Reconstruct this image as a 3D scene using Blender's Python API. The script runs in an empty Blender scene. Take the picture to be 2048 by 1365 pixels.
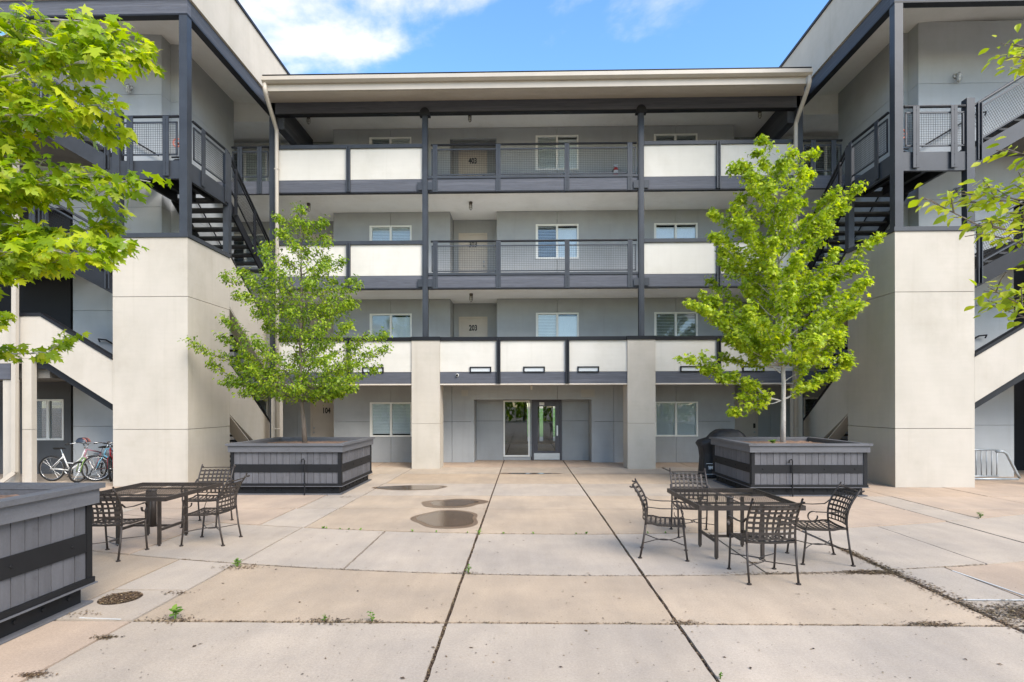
import bpy, math, random
import numpy as np
from mathutils import Vector, Matrix
R = math.radians
random.seed(7); rng = np.random.default_rng(7)
sc = bpy.context.scene
COL = sc.collection

# ------------------------------------------------------------------ camera
XC = 0.30                       # symmetry axis of the courtyard
cam_d = bpy.data.cameras.new('camera'); cam = bpy.data.objects.new('camera', cam_d); COL.objects.link(cam)
cam_d.sensor_width = 36.0; cam_d.lens = 1130 / 2048 * 36.0; cam_d.shift_y = 127.5 / 2048
cam_d.clip_start = 0.05; cam_d.clip_end = 3000
PSI = math.atan(24 / 1130)
cam.matrix_world = Matrix.Translation((0, 0, 1.92)) @ Matrix.Rotation(PSI, 4, 'Z') @ Matrix.Rotation(R(90), 4, 'X') @ Matrix.Rotation(-0.002, 4, 'Z')
sc.camera = cam

# ------------------------------------------------------------------ sky, sun, exposure
SUN_EL, SUN_AZ = R(42), R(142)      # azimuth measured from +Y towards +X: behind the camera, a little to the right of it
w = bpy.data.worlds.new('World'); sc.world = w; w.use_nodes = True
nt = w.node_tree; nt.nodes.clear()
def wn(t, **k):
    n = nt.nodes.new(t)
    for a, b in k.items(): setattr(n, a, b)
    return n
wo = wn('ShaderNodeOutputWorld'); bg = wn('ShaderNodeBackground'); bg.inputs[1].default_value = 0.10
sc.cycles.max_bounces = 16; sc.cycles.diffuse_bounces = 10; sc.cycles.transparent_max_bounces = 16
sky = wn('ShaderNodeTexSky', sky_type='NISHITA', sun_disc=False, sun_elevation=SUN_EL, sun_rotation=SUN_AZ, air_density=1.0, dust_density=0.6, ozone_density=1.6)
tc = wn('ShaderNodeTexCoord')
sep = wn('ShaderNodeSeparateXYZ'); nt.links.new(tc.outputs['Generated'], sep.inputs[0])
dz = wn('ShaderNodeMath', operation='ADD'); dz.inputs[1].default_value = 0.12; nt.links.new(sep.outputs[2], dz.inputs[0])
dzm = wn('ShaderNodeMath', operation='MAXIMUM'); dzm.inputs[1].default_value = 0.05; nt.links.new(dz.outputs[0], dzm.inputs[0])
vx = wn('ShaderNodeMath', operation='DIVIDE'); nt.links.new(sep.outputs[0], vx.inputs[0]); nt.links.new(dzm.outputs[0], vx.inputs[1])
vy = wn('ShaderNodeMath', operation='DIVIDE'); nt.links.new(sep.outputs[1], vy.inputs[0]); nt.links.new(dzm.outputs[0], vy.inputs[1])
cmb = wn('ShaderNodeCombineXYZ'); nt.links.new(vx.outputs[0], cmb.inputs[0]); nt.links.new(vy.outputs[0], cmb.inputs[1])
CLOUD_OFF = (3.20, 7.74, 0.0)
mp = wn('ShaderNodeMapping'); mp.inputs['Location'].default_value = CLOUD_OFF; nt.links.new(cmb.outputs[0], mp.inputs[0])
n1 = wn('ShaderNodeTexNoise'); n1.inputs['Scale'].default_value = 1.25; n1.inputs['Detail'].default_value = 10; n1.inputs['Roughness'].default_value = 0.56; n1.inputs['Distortion'].default_value = 0.25
nt.links.new(mp.outputs[0], n1.inputs[0])
rp = wn('ShaderNodeValToRGB'); rp.color_ramp.interpolation = 'EASE'
rp.color_ramp.elements[0].position = 0.49; rp.color_ramp.elements[0].color = (0, 0, 0, 1)
rp.color_ramp.elements[1].position = 0.64; rp.color_ramp.elements[1].color = (1, 1, 1, 1)
nt.links.new(n1.outputs['Fac'], rp.inputs[0])
mx = wn('ShaderNodeMixRGB'); mx.inputs[2].default_value = (3.75, 3.6, 3.35, 1)
nt.links.new(rp.outputs[0], mx.inputs[0]); hsv = wn('ShaderNodeHueSaturation'); hsv.inputs['Saturation'].default_value = 1.2; hsv.inputs['Value'].default_value = 1.12; nt.links.new(sky.outputs[0], hsv.inputs['Color']); nt.links.new(hsv.outputs[0], mx.inputs[1]); nt.links.new(mx.outputs[0], bg.inputs[0]); nt.links.new(bg.outputs[0], wo.inputs[0])
sd = bpy.data.lights.new('sun', 'SUN'); sd.energy = 1.5; sd.angle = R(38); sd.color = (1.0, 0.93, 0.83)
so = bpy.data.objects.new('sun', sd); COL.objects.link(so)
tosun = Vector((math.sin(SUN_AZ) * math.cos(SUN_EL), math.cos(SUN_AZ) * math.cos(SUN_EL), math.sin(SUN_EL)))
so.rotation_euler = tosun.to_track_quat('Z', 'Y').to_euler(); so.location = (0, -20, 40)
sc.view_settings.view_transform = 'Standard'; sc.view_settings.look = 'None'; sc.view_settings.gamma = 1.0
sc.view_settings.exposure = 1.85
try: sc.view_settings.use_curve_mapping = False
except Exception: pass

# ------------------------------------------------------------------ materials
def nodes(name):
    m = bpy.data.materials.new(name); m.use_nodes = True
    t = m.node_tree; t.nodes.clear()
    o = t.nodes.new('ShaderNodeOutputMaterial'); b = t.nodes.new('ShaderNodeBsdfPrincipled')
    t.links.new(b.outputs[0], o.inputs[0])
    return m, t, b, o
def noise(t, scale, detail=5, stretch=None, rough=0.55, coord=None):
    g = t.nodes.new('ShaderNodeNewGeometry'); src = g.outputs['Position']
    if stretch or coord:
        mpn = t.nodes.new('ShaderNodeMapping'); mpn.inputs['Scale'].default_value = stretch or (1, 1, 1)
        t.links.new(src, mpn.inputs[0]); src = mpn.outputs[0]
    n = t.nodes.new('ShaderNodeTexNoise'); n.inputs['Scale'].default_value = scale; n.inputs['Detail'].default_value = detail; n.inputs['Roughness'].default_value = rough
    t.links.new(src, n.inputs[0]); return n.outputs['Fac']
def ramp(t, fac, a, b, p0=0.3, p1=0.7):
    r = t.nodes.new('ShaderNodeValToRGB'); r.color_ramp.elements[0].position = p0; r.color_ramp.elements[1].position = p1
    r.color_ramp.elements[0].color = (*a, 1); r.color_ramp.elements[1].color = (*b, 1)
    t.links.new(fac, r.inputs[0]); return r.outputs[0]
def mul(t, a, b, f=1.0, mode='MULTIPLY'):
    m = t.nodes.new('ShaderNodeMixRGB'); m.blend_type = mode; m.inputs[0].default_value = f
    t.links.new(a, m.inputs[1]); t.links.new(b, m.inputs[2]); return m.outputs[0]
def bumpn(t, b, fac, strength, dist=0.01):
    n = t.nodes.new('ShaderNodeBump'); n.inputs['Strength'].default_value = strength; n.inputs['Distance'].default_value = dist
    t.links.new(fac, n.inputs['Height']); t.links.new(n.outputs[0], b.inputs['Normal'])
def M(name, col, rough=0.6, metal=0.0, var=0.10, vs=1.5, stretch=None, bump=0.0, bs=120, spec=0.4, fine=0.0, bstretch=None, objvar=0.0):
    m, t, b, o = nodes(name)
    lo = tuple(c * (1 - var) for c in col); hi = tuple(min(1, c * (1 + var)) for c in col)
    c = ramp(t, noise(t, vs, 6, stretch), lo, hi, 0.3, 0.7)
    if fine:
        c = mul(t, c, ramp(t, noise(t, 45, 4), (1 - fine,) * 3, (1 + fine,) * 3, 0.3, 0.7))
    if objvar:
        oi = t.nodes.new('ShaderNodeObjectInfo'); c = mul(t, c, ramp(t, oi.outputs['Random'], (1 - objvar,) * 3, (1 + objvar,) * 3, 0.0, 1.0))
        c = mul(t, c, ramp(t, noise(t, 3.2, 8, None, 0.72), (0.72, 0.70, 0.68), (1, 1, 1), 0.30, 0.42))
    t.links.new(c, b.inputs['Base Color'])
    b.inputs['Roughness'].default_value = rough; b.inputs['Metallic'].default_value = metal; b.inputs['Specular IOR Level'].default_value = spec
    if bump: bumpn(t, b, noise(t, bs, 4, bstretch), bump)
    return m
def stucco(name, col, streak=0.10, blotch=0.05):
    m, t, b, o = nodes(name)
    base = ramp(t, noise(t, 0.9, 6), tuple(c * (1 - blotch) for c in col), tuple(min(1, c * (1 + blotch)) for c in col), 0.3, 0.7)
    st = ramp(t, noise(t, 1.0, 7, (1.5, 1.5, 0.7), 0.6), (1 - streak, 1 - streak, 1 - streak * 1.1), (1, 1, 1), 0.33, 0.60)
    hz = ramp(t, noise(t, 1.0, 4, (1.2, 1.2, 14), 0.6), (0.982, 0.982, 0.98), (1.012, 1.012, 1.012), 0.3, 0.7)
    pt = ramp(t, noise(t, 0.55, 8, None, 0.68), (0.93, 0.925, 0.91), (1, 1, 1), 0.36, 0.50)
    dr = ramp(t, noise(t, 1.0, 5, (7, 7, 0.30), 0.55), (0.955, 0.95, 0.94), (1, 1, 1), 0.28, 0.44)
    c = mul(t, mul(t, mul(t, mul(t, base, st), hz), pt), dr)
    t.links.new(c, b.inputs['Base Color']); b.inputs['Roughness'].default_value = 0.92; b.inputs['Specular IOR Level'].default_value = 0.15
    bumpn(t, b, noise(t, 70, 5), 0.35, 0.008)
    return m
def concrete(name, col, dirt=(0.20, 0.15, 0.11)):
    m, t, b, o = nodes(name)
    oi = t.nodes.new('ShaderNodeObjectInfo')
    base = ramp(t, noise(t, 0.8, 7, None, 0.6), tuple(c * f for c, f in zip(col, (0.84, 0.85, 0.87))), tuple(c * f for c, f in zip(col, (1.10, 1.085, 1.06))), 0.34, 0.66)
    oc = ramp(t, oi.outputs['Random'], (0.95, 0.94, 0.925), (1.04, 1.04, 1.045), 0.0, 1.0)
    fine = ramp(t, noise(t, 55, 5, None, 0.7), (0.86, 0.86, 0.86), (1.10, 1.10, 1.10), 0.3, 0.7)
    grit = ramp(t, noise(t, 260, 2), (0.70, 0.68, 0.65), (1.06, 1.06, 1.06), 0.30, 0.44)
    brush = ramp(t, noise(t, 1.0, 6, (5.0, 0.8, 1), 0.6), (0.94, 0.935, 0.93), (1.03, 1.03, 1.03), 0.3, 0.65)
    stain = ramp(t, noise(t, 2.1, 6, None, 0.65), dirt, (1, 1, 1), 0.16, 0.33)
    c = mul(t, mul(t, mul(t, mul(t, base, oc), fine), grit, 0.8), brush)
    c = mul(t, c, stain, 0.35)
    t.links.new(c, b.inputs['Base Color']); b.inputs['Roughness'].default_value = 0.88; b.inputs['Specular IOR Level'].default_value = 0.2
    bumpn(t, b, noise(t, 150, 4), 0.3, 0.004)
    return m
def timber(name, col, stretch, wear=0.25):
    m, t, b, o = nodes(name)
    g = noise(t, 3.0, 7, stretch, 0.65)
    c = ramp(t, g, tuple(x * 0.62 for x in col), tuple(x * 1.22 for x in col), 0.28, 0.66)
    wv = ramp(t, noise(t, 1.3, 5, tuple(s * 0.35 for s in stretch)), (0, 0, 0), (wear,) * 3, 0.52, 0.75)
    mm = t.nodes.new('ShaderNodeMixRGB'); t.links.new(wv, mm.inputs[0]); t.links.new(c, mm.inputs[1]); mm.inputs[2].default_value = (0.20, 0.20, 0.225, 1)
    t.links.new(mm.outputs[0], b.inputs['Base Color']); b.inputs['Roughness'].default_value = 0.75
    bumpn(t, b, g, 0.3, 0.01); return m
def leafmat(name, cols, transl=0.45):
    m, t, b, o = nodes(name)
    g = t.nodes.new('ShaderNodeNewGeometry')
    r = t.nodes.new('ShaderNodeValToRGB'); el = r.color_ramp.elements
    el[0].position = 0; el[0].color = (*cols[0], 1); el[1].position = 1; el[1].color = (*cols[-1], 1)
    for i, c in enumerate(cols[1:-1]):
        e = el.new((i + 1) / (len(cols) - 1)); e.color = (*c, 1)
    t.links.new(g.outputs['Random Per Island'], r.inputs[0])
    c = mul(t, r.outputs[0], ramp(t, noise(t, 1.6, 3), (0.75, 0.8, 0.75), (1.15, 1.1, 1.1), 0.35, 0.65))
    t.links.new(c, b.inputs['Base Color']); b.inputs['Roughness'].default_value = 0.42; b.inputs['Specular IOR Level'].default_value = 0.35
    tr = t.nodes.new('ShaderNodeBsdfTranslucent'); 
    hs = t.nodes.new('ShaderNodeHueSaturation'); hs.inputs['Value'].default_value = 1.5; hs.inputs['Saturation'].default_value = 1.1; t.links.new(c, hs.inputs['Color']); t.links.new(hs.outputs[0], tr.inputs[0])
    mxs = t.nodes.new('ShaderNodeMixShader'); mxs.inputs[0].default_value = transl
    t.links.new(b.outputs[0], mxs.inputs[1]); t.links.new(tr.outputs[0], mxs.inputs[2]); t.links.new(mxs.outputs[0], o.inputs[0])
    return m
def glassmat(name, tint=(0.85, 0.9, 0.9), refl=0.06, see=0.85):
    m, t, b, o = nodes(name); t.nodes.remove(b)
    tr = t.nodes.new('ShaderNodeBsdfTransparent'); tr.inputs[0].default_value = (*[c * see for c in tint], 1)
    gl = t.nodes.new('ShaderNodeBsdfGlossy'); gl.inputs['Roughness'].default_value = 0.01; gl.inputs[0].default_value = (0.9, 0.95, 1, 1)
    lw = t.nodes.new('ShaderNodeFresnel'); lw.inputs[0].default_value = 1.5
    ad = t.nodes.new('ShaderNodeMath'); ad.operation = 'ADD'; ad.inputs[1].default_value = refl; t.links.new(lw.outputs[0], ad.inputs[0])
    ms = t.nodes.new('ShaderNodeMixShader'); t.links.new(ad.outputs[0], ms.inputs[0]); t.links.new(tr.outputs[0], ms.inputs[1]); t.links.new(gl.outputs[0], ms.inputs[2]); t.links.new(ms.outputs[0], o.inputs[0])
    return m
def wetmat(name, col, rough):
    m, t, b, o = nodes(name)
    c = ramp(t, noise(t, 3.0, 5), tuple(x * 0.85 for x in col), tuple(x * 1.15 for x in col))
    t.links.new(c, b.inputs['Base Color']); b.inputs['Roughness'].default_value = rough; b.inputs['IOR'].default_value = 1.33; b.inputs['Specular IOR Level'].default_value = 0.6
    if rough > 0.1: bumpn(t, b, noise(t, 90, 4), 0.15, 0.004)
    return m

MT = dict(
    cream=stucco('cream_stucco', (0.462, 0.420, 0.358), 0.08, 0.035),
    panel=stucco('pale_panel', (0.560, 0.533, 0.476), 0.05, 0.025),
    grey=stucco('grey_stucco', (0.345, 0.355, 0.358), 0.07, 0.035),
    greylit=stucco('stair_wall_lit_stucco', (0.410, 0.425, 0.430), 0.06, 0.035),  # wall grey made lighter, so frontal light on stair walls is in the colour
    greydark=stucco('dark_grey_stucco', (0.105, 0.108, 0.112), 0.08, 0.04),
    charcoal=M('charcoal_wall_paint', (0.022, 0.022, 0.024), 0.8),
    greywarm=stucco('warm_grey_stucco', (0.30, 0.295, 0.28), 0.10, 0.05),
    ceiling=stucco('ceiling_paint', (0.80, 0.79, 0.755), 0.03, 0.02),
    soffit=stucco('eave_soffit_paint', (0.56, 0.50, 0.425), 0.04, 0.03),
    joint=M('dark_backing', (0.16, 0.15, 0.13), 0.9),  # dark grey of the joint backings, stair cores and wing decks
    steel=M('slate_painted_steel', (0.031, 0.035, 0.042), 0.45, 0.0, 0.18, 2.5, spec=0.35, fine=0.06),
    steeldark=M('dark_painted_steel', (0.013, 0.014, 0.017), 0.5, 0.0, 0.2, 3.0, spec=0.25),
    wire=M('wire_mesh_steel', (0.016, 0.017, 0.020), 0.55, 0.0, 0.1, spec=0.3),
    beamx=timber('weathered_timber_along', (0.073, 0.077, 0.092), (0.8, 9, 30)),
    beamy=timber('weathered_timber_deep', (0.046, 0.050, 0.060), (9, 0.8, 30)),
    black=M('black_cap_metal', (0.008, 0.008, 0.010), 0.45, 0.0, 0.15, spec=0.25),
    gutter=M('cream_painted_metal', (0.42, 0.375, 0.312), 0.45, 0.0, 0.05, 2),
    door=M('beige_door_paint', (0.50, 0.44, 0.37), 0.55, 0.0, 0.05, 3),
    doorgrey=M('grey_door_metal', (0.075, 0.072, 0.082), 0.45, 0.0, 0.08),
    frame=M('white_window_vinyl', (0.74, 0.73, 0.68), 0.45, 0.0, 0.04),
    blind=M('white_blind_slat', (0.86, 0.86, 0.83), 0.6, 0.0, 0.04),
    blindgrey=M('grey_roller_blind', (0.50, 0.52, 0.52), 0.7, 0.0, 0.05, 6, (1, 1, 8)),
    curtain=M('pale_curtain', (0.86, 0.87, 0.87), 0.8, 0.0, 0.06, 6, (8, 8, 1)),
    glass=glassmat('window_glass', (0.95, 0.97, 0.97), 0.0, 0.97),
    lobbyglass=glassmat('lobby_glass', (0.9, 0.93, 0.9), 0.03, 0.92),
    inner=M('dark_room', (0.035, 0.036, 0.036), 0.9),
    alu=M('brushed_aluminium', (0.55, 0.56, 0.57), 0.35, 0.8, 0.08, 4, (1, 1, 12)),
    galv=M('galvanised_steel', (0.36, 0.39, 0.41), 0.45, 0.6, 0.12, 8),
    ink=M('black_lettering', (0.012, 0.012, 0.012), 0.6, 0, 0.0),
    white=M('white_print', (0.75, 0.75, 0.75), 0.6, 0, 0.0),
    lampmetal=M('bronze_lamp_metal', (0.10, 0.085, 0.07), 0.45, 0.4, 0.1),
    lampgrey=M('grey_lamp_metal', (0.42, 0.42, 0.41), 0.4, 0.5, 0.1),
    lampglass=M('ribbed_lamp_glass', (0.55, 0.54, 0.50), 0.25, 0, 0.05),
    red=M('red_enamel', (0.42, 0.02, 0.025), 0.35, 0, 0.05),
    valve=M('faded_red_valve_wheel', (0.60, 0.20, 0.14), 0.5, 0, 0.08),
    tan=concrete('tan_concrete', (0.425, 0.332, 0.240)),
    greyc=concrete('grey_concrete', (0.412, 0.345, 0.275)),
    pink=concrete('pinkish_concrete', (0.432, 0.330, 0.245)),
    pale=concrete('pale_concrete', (0.430, 0.355, 0.275)),
    dirt=M('joint_dirt', (0.062, 0.040, 0.027), 0.95, 0, 0.4, 9, bump=0.8, bs=60),
    wet=wetmat('wet_concrete', (0.170, 0.112, 0.070), 0.4),
    water=wetmat('puddle_water', (0.105, 0.068, 0.043), 0.11),
    plank=M('grey_painted_plank', (0.098, 0.096, 0.102), 0.65, 0, 0.14, 2.0, (6, 6, 0.8), 0.25, 40, fine=0.05, bstretch=(8, 8, 0.6), objvar=0.10),
    rim=M('grey_painted_rim', (0.105, 0.105, 0.112), 0.6, 0, 0.12, 2.0, (1, 1, 6), 0.2, 30, fine=0.05, objvar=0.05),
    band=M('black_steel_band', (0.010, 0.010, 0.011), 0.6, 0, 0.2, 3.0, spec=0.25),
    soil=M('mulch_soil', (0.20, 0.125, 0.085), 0.95, 0, 0.45, 14, bump=1.0, bs=30),
    iron=M('bronze_wrought_iron', (0.045, 0.035, 0.029), 0.5, 0.15, 0.25, 9),
    tread=M('dark_stair_tread', (0.055, 0.055, 0.056), 0.7, 0, 0.2, 4),
    vent=M('vent_paint', (0.36, 0.345, 0.315), 0.7, 0, 0.06),
    rust=M('rusty_iron', (0.115, 0.060, 0.036), 0.7, 0.2, 0.35, 12),
    barkgrey=M('pale_bark', (0.36, 0.335, 0.30), 0.85, 0, 0.25, 4, (6, 6, 1.2), 0.5, 30),
    barkbrown=M('brown_bark', (0.130, 0.105, 0.082), 0.9, 0, 0.35, 5, (8, 8, 1), 0.7, 30),
    maple=leafmat('maple_leaf', [(0.155, 0.24, 0.014), (0.295, 0.395, 0.024), (0.42, 0.515, 0.034), (0.58, 0.63, 0.06)], 0.48),
    maplenear=leafmat('maple_leaf_near', [(0.14, 0.22, 0.008), (0.26, 0.37, 0.012), (0.37, 0.46, 0.018), (0.52, 0.54, 0.04)], 0.52),
    pear=leafmat('pear_leaf', [(0.080, 0.145, 0.012), (0.165, 0.265, 0.020), (0.275, 0.385, 0.028), (0.45, 0.53, 0.05)], 0.46),
    pearnear=leafmat('pear_leaf_near', [(0.17, 0.24, 0.015), (0.28, 0.36, 0.02), (0.38, 0.43, 0.03), (0.48, 0.48, 0.06)], 0.46),
    weed=leafmat('weed_leaf', [(0.06, 0.14, 0.02), (0.12, 0.24, 0.03), (0.20, 0.30, 0.05)], 0.35),
    litter=leafmat('dry_litter', [(0.035, 0.021, 0.013), (0.085, 0.052, 0.031), (0.17, 0.11, 0.062), (0.34, 0.25, 0.14)], 0.08),
    caulk=M('white_caulk', (0.55, 0.54, 0.51), 0.8, 0, 0.1),
    cover=M('black_grill_cover', (0.014, 0.014, 0.016), 0.55, 0, 0.2, 6, bump=0.6, bs=9),
    rubber=M('tyre_rubber', (0.018, 0.018, 0.018), 0.75, 0, 0.1),
    chrome=M('bicycle_metal', (0.50, 0.50, 0.50), 0.25, 0.9, 0.05),
    bikewhite=M('white_bicycle_paint', (0.72, 0.72, 0.70), 0.3, 0, 0.03),
    bikepink=M('pink_bicycle_paint', (0.36, 0.20, 0.23), 0.3, 0, 0.25, 18),
    bikered=M('red_bicycle_paint', (0.30, 0.02, 0.03), 0.3, 0, 0.1),
    bikeblue=M('blue_bicycle_paint', (0.16, 0.34, 0.44), 0.3, 0, 0.05),
    bikegreen=M('green_bicycle_paint', (0.17, 0.27, 0.08), 0.4, 0, 0.1),
    coral=M('coral_helmet_shell', (0.45, 0.16, 0.12), 0.35, 0, 0.05),
    helmet=M('dark_helmet_shell', (0.03, 0.04, 0.06), 0.35, 0, 0.1),
    grass=M('far_lawn', (0.09, 0.17, 0.025), 0.95, 0, 0.3, 2),
)

# ------------------------------------------------------------------ mesh helpers
class MB:
    def __init__(s): s.v = []; s.f = []
    def add(s, vs, fs):
        o = len(s.v); s.v += [tuple(p) for p in vs]; s.f += [tuple(i + o for i in f) for f in fs]; return s
    def box(s, x0, x1, y0, y1, z0, z1):
        if x0 > x1: x0, x1 = x1, x0
        if y0 > y1: y0, y1 = y1, y0
        if z0 > z1: z0, z1 = z1, z0
        return s.add([(x0, y0, z0), (x1, y0, z0), (x1, y1, z0), (x0, y1, z0), (x0, y0, z1), (x1, y0, z1), (x1, y1, z1), (x0, y1, z1)],
                     [(0, 3, 2, 1), (4, 5, 6, 7), (0, 1, 5, 4), (1, 2, 6, 5), (2, 3, 7, 6), (3, 0, 4, 7)])
    def bar(s, p, q, wd, ht, up=(0, 0, 1)):
        p = Vector(p); q = Vector(q); d = (q - p).normalized(); u = Vector(up)
        if abs(d.dot(u)) > 0.98: u = Vector((0, 1, 0))
        sd = d.cross(u).normalized(); u = sd.cross(d).normalized()
        vs = []
        for c in (p, q):
            for a, b in ((-1, -1), (1, -1), (1, 1), (-1, 1)): vs.append(c + sd * (a * wd / 2) + u * (b * ht / 2))
        return s.add(vs, [(0, 1, 2, 3), (7, 6, 5, 4), (0, 4, 5, 1), (1, 5, 6, 2), (2, 6, 7, 3), (3, 7, 4, 0)])
    def tube(s, pts, r, n=6, cap=True):
        pts = [Vector(p) for p in pts]; rs = r if isinstance(r, (list, tuple)) else [r] * len(pts)
        vs = []; up = None
        for i, p in enumerate(pts):
            d = (pts[min(i + 1, len(pts) - 1)] - pts[max(i - 1, 0)])
            if d.length < 1e-9: d = Vector((0, 0, 1))
            d.normalize()
            if up is None: up = Vector((0, 0, 1)) if abs(d.z) < 0.9 else Vector((1, 0, 0))
            sd = d.cross(up)
            if sd.length < 1e-6: sd = d.cross(Vector((0, 1, 0)))
            sd.normalize(); up = sd.cross(d).normalized()
            for k in range(n):
                a = 2 * math.pi * k / n; vs.append(p + sd * math.cos(a) * rs[i] + up * math.sin(a) * rs[i])
        fs = []
        for i in range(len(pts) - 1):
            for k in range(n): fs.append((i * n + k, i * n + (k + 1) % n, (i + 1) * n + (k + 1) % n, (i + 1) * n + k))
        if cap: fs.append(tuple(reversed(range(n)))); fs.append(tuple((len(pts) - 1) * n + k for k in range(n)))
        return s.add(vs, fs)
    def prism(s, poly, axis, a, b):
        # poly: list of 2D points in the other two axes (in cyclic order x->y->z), extruded from a to b along axis
        def P(p, t): return (t, p[0], p[1]) if axis == 'x' else (p[0], t, p[1]) if axis == 'y' else (p[0], p[1], t)
        n = len(poly); vs = [P(p, a) for p in poly] + [P(p, b) for p in poly]
        fs = [tuple(range(n)), tuple(reversed(range(n, 2 * n)))] + [(i, i + n, (i + 1) % n + n, (i + 1) % n) for i in range(n)]
        return s.add(vs, fs)
    def lathe(s, prof, n=16, c=(0, 0, 0), axis='z'):
        vs = []
        for r, z in prof:
            for k in range(n):
                a = 2 * math.pi * k / n; x, y = r * math.cos(a), r * math.sin(a)
                p = (x, y, z) if axis == 'z' else (x, z, y) if axis == 'y' else (z, x, y)
                vs.append((p[0] + c[0], p[1] + c[1], p[2] + c[2]))
        fs = []
        for i in range(len(prof) - 1):
            for k in range(n): fs.append((i * n + k, i * n + (k + 1) % n, (i + 1) * n + (k + 1) % n, (i + 1) * n + k))
        return s.add(vs, fs)
    def torus(s, c, R0, r, axis='y', n=32, m=8, a0=0, a1=2 * math.pi):
        full = abs(a1 - a0 - 2 * math.pi) < 1e-6
        pts = []
        cnt = n if full else n + 1
        vs = []
        for i in range(cnt):
            a = a0 + (a1 - a0) * i / n
            for j in range(m):
                b = 2 * math.pi * j / m; rr = R0 + r * math.cos(b); h = r * math.sin(b)
                x, y = rr * math.cos(a), rr * math.sin(a)
                p = (x, h, y) if axis == 'y' else (h, x, y) if axis == 'x' else (x, y, h)
                vs.append((p[0] + c[0], p[1] + c[1], p[2] + c[2]))
        fs = []
        for i in range(n):
            i2 = (i + 1) % cnt
            for j in range(m): fs.append((i * m + j, i2 * m + j, i2 * m + (j + 1) % m, i * m + (j + 1) % m))
        return s.add(vs, fs)
    def build(s, name, mat, parent=None, smooth=False, kind=None):
        org = (0, 0, 0)
        if parent is not None:
            top = parent
            while top.parent: top = top.parent
            org = ORG.get(top.name, (0, 0, 0))
        me = bpy.data.meshes.new(name)
        me.from_pydata([(a - org[0], b - org[1], c - org[2]) for a, b, c in s.v], [], s.f)
        if smooth:
            for p in me.polygons: p.use_smooth = True
        me.materials.append(MT[mat] if isinstance(mat, str) else mat)
        fix_normals(me)
        o = bpy.data.objects.new(name, me); COL.objects.link(o)
        if parent is not None: o.parent = parent
        if kind: o['kind'] = kind
        return o
import bmesh
def fix_normals(me):
    if len(me.polygons) > 60000: return
    bm = bmesh.new(); bm.from_mesh(me); bmesh.ops.recalc_face_normals(bm, faces=bm.faces); bm.to_mesh(me); bm.free()
ORG = {}
def thing(name, label, cat, loc=(0, 0, 0), group=None, rz=0.0, local=False):
    o = bpy.data.objects.new(name, None); COL.objects.link(o); o.location = loc; o.rotation_euler = (0, 0, rz)
    o['label'] = label; o['category'] = cat
    if group: o['group'] = group
    if not local: ORG[o.name] = loc
    return o
def tag(o, label=None, cat=None, group=None, kind=None):
    if label: o['label'] = label
    if cat: o['category'] = cat
    if group: o['group'] = group
    if kind: o['kind'] = kind
    return o
def B(x0, x1, y0, y1, z0, z1): return MB().box(x0, x1, y0, y1, z0, z1)
def text_mesh(txt, size, name, mat, parent, center, sx=0.78, bold=0.006, shear=0.0, rot=(90, 0, 0)):
    cu = bpy.data.curves.new(name, 'FONT'); cu.body = txt; cu.size = size; cu.align_x = 'CENTER'; cu.align_y = 'CENTER'; cu.extrude = 0.002; cu.offset = bold; cu.shear = shear; cu.resolution_u = 3
    ob = bpy.data.objects.new(name, cu); COL.objects.link(ob)
    bpy.context.view_layer.update()
    me = bpy.data.meshes.new_from_object(ob.evaluated_get(bpy.context.evaluated_depsgraph_get()))
    bpy.data.objects.remove(ob); bpy.data.curves.remove(cu)
    top = parent
    while top.parent: top = top.parent
    org = ORG.get(top.name, (0, 0, 0))
    mtx = Matrix.Translation(Vector(center) - Vector(org)) @ Matrix.Rotation(R(rot[2]), 4, 'Z') @ Matrix.Rotation(R(rot[0]), 4, 'X') @ Matrix.Diagonal((sx, 1, 1, 1))
    me.transform(mtx); me.materials.clear(); me.materials.append(MT[mat])
    o = bpy.data.objects.new(name, me); COL.objects.link(o); o.parent = parent
    return o

# ------------------------------------------------------------------ ground and paving
g = B(-400, 400, -400, 600, -0.5, -0.085).build('ground', 'pale'); tag(g, kind='structure')
g = B(-60, 60, 34.2, 300, -0.08, -0.07).build('lawn', 'grass'); tag(g, kind='structure')
pv = thing('courtyard_paving', 'concrete slab paving of the courtyard', 'paving'); pv['kind'] = 'structure'; del pv['category']
B(-17, 17, -30, 34, -0.074, -0.022).build('joint_bed', 'dirt', pv)
H2 = lambda x: 6.36 + 0.0235 * (x - 0.8) ** 2
H3 = lambda x: 8.40 + 0.0245 * (x - 0.55) ** 2
K = lambda v: (lambda x: v)
def slab(xa, xb, ya, yb, mat, ga=0.014, gb=0.014, gy=0.019):
    x0, x1 = xa + ga, xb - gb
    n = max(1, int((x1 - x0) / 0.16)); z = random.uniform(-0.003, 0.002)
    jit = 0.004 if ya(0) < 12 and yb(0) > 2 else 0.0
    j = lambda: random.uniform(-jit, jit)
    xs = [x0 + (x1 - x0) * i / n for i in range(n + 1)]
    ring_ = [(x, ya(x) + gy + j()) for x in xs]
    k_ = max(1, min(40, int((yb(x1) - ya(x1)) / 0.12)))
    ring_ += [(x1 + j(), ya(x1) + gy + (yb(x1) - ya(x1) - 2 * gy) * q / k_) for q in range(1, k_)]
    ring_ += [(x, yb(x) - gy + j()) for x in reversed(xs)]
    ring_ += [(x0 + j(), yb(x0) - gy - (yb(x0) - ya(x0) - 2 * gy) * q / k_) for q in range(1, k_)]
    N_ = len(ring_)
    vs = [(x, y, z) for x, y in ring_] + [(x, y, -0.07) for x, y in ring_]
    fs = [tuple(range(N_))] + [(i, N_ + i, N_ + (i + 1) % N_, (i + 1) % N_) for i in range(N_)]
    MB().add(vs, fs).build('slab', mat, pv)
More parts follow.
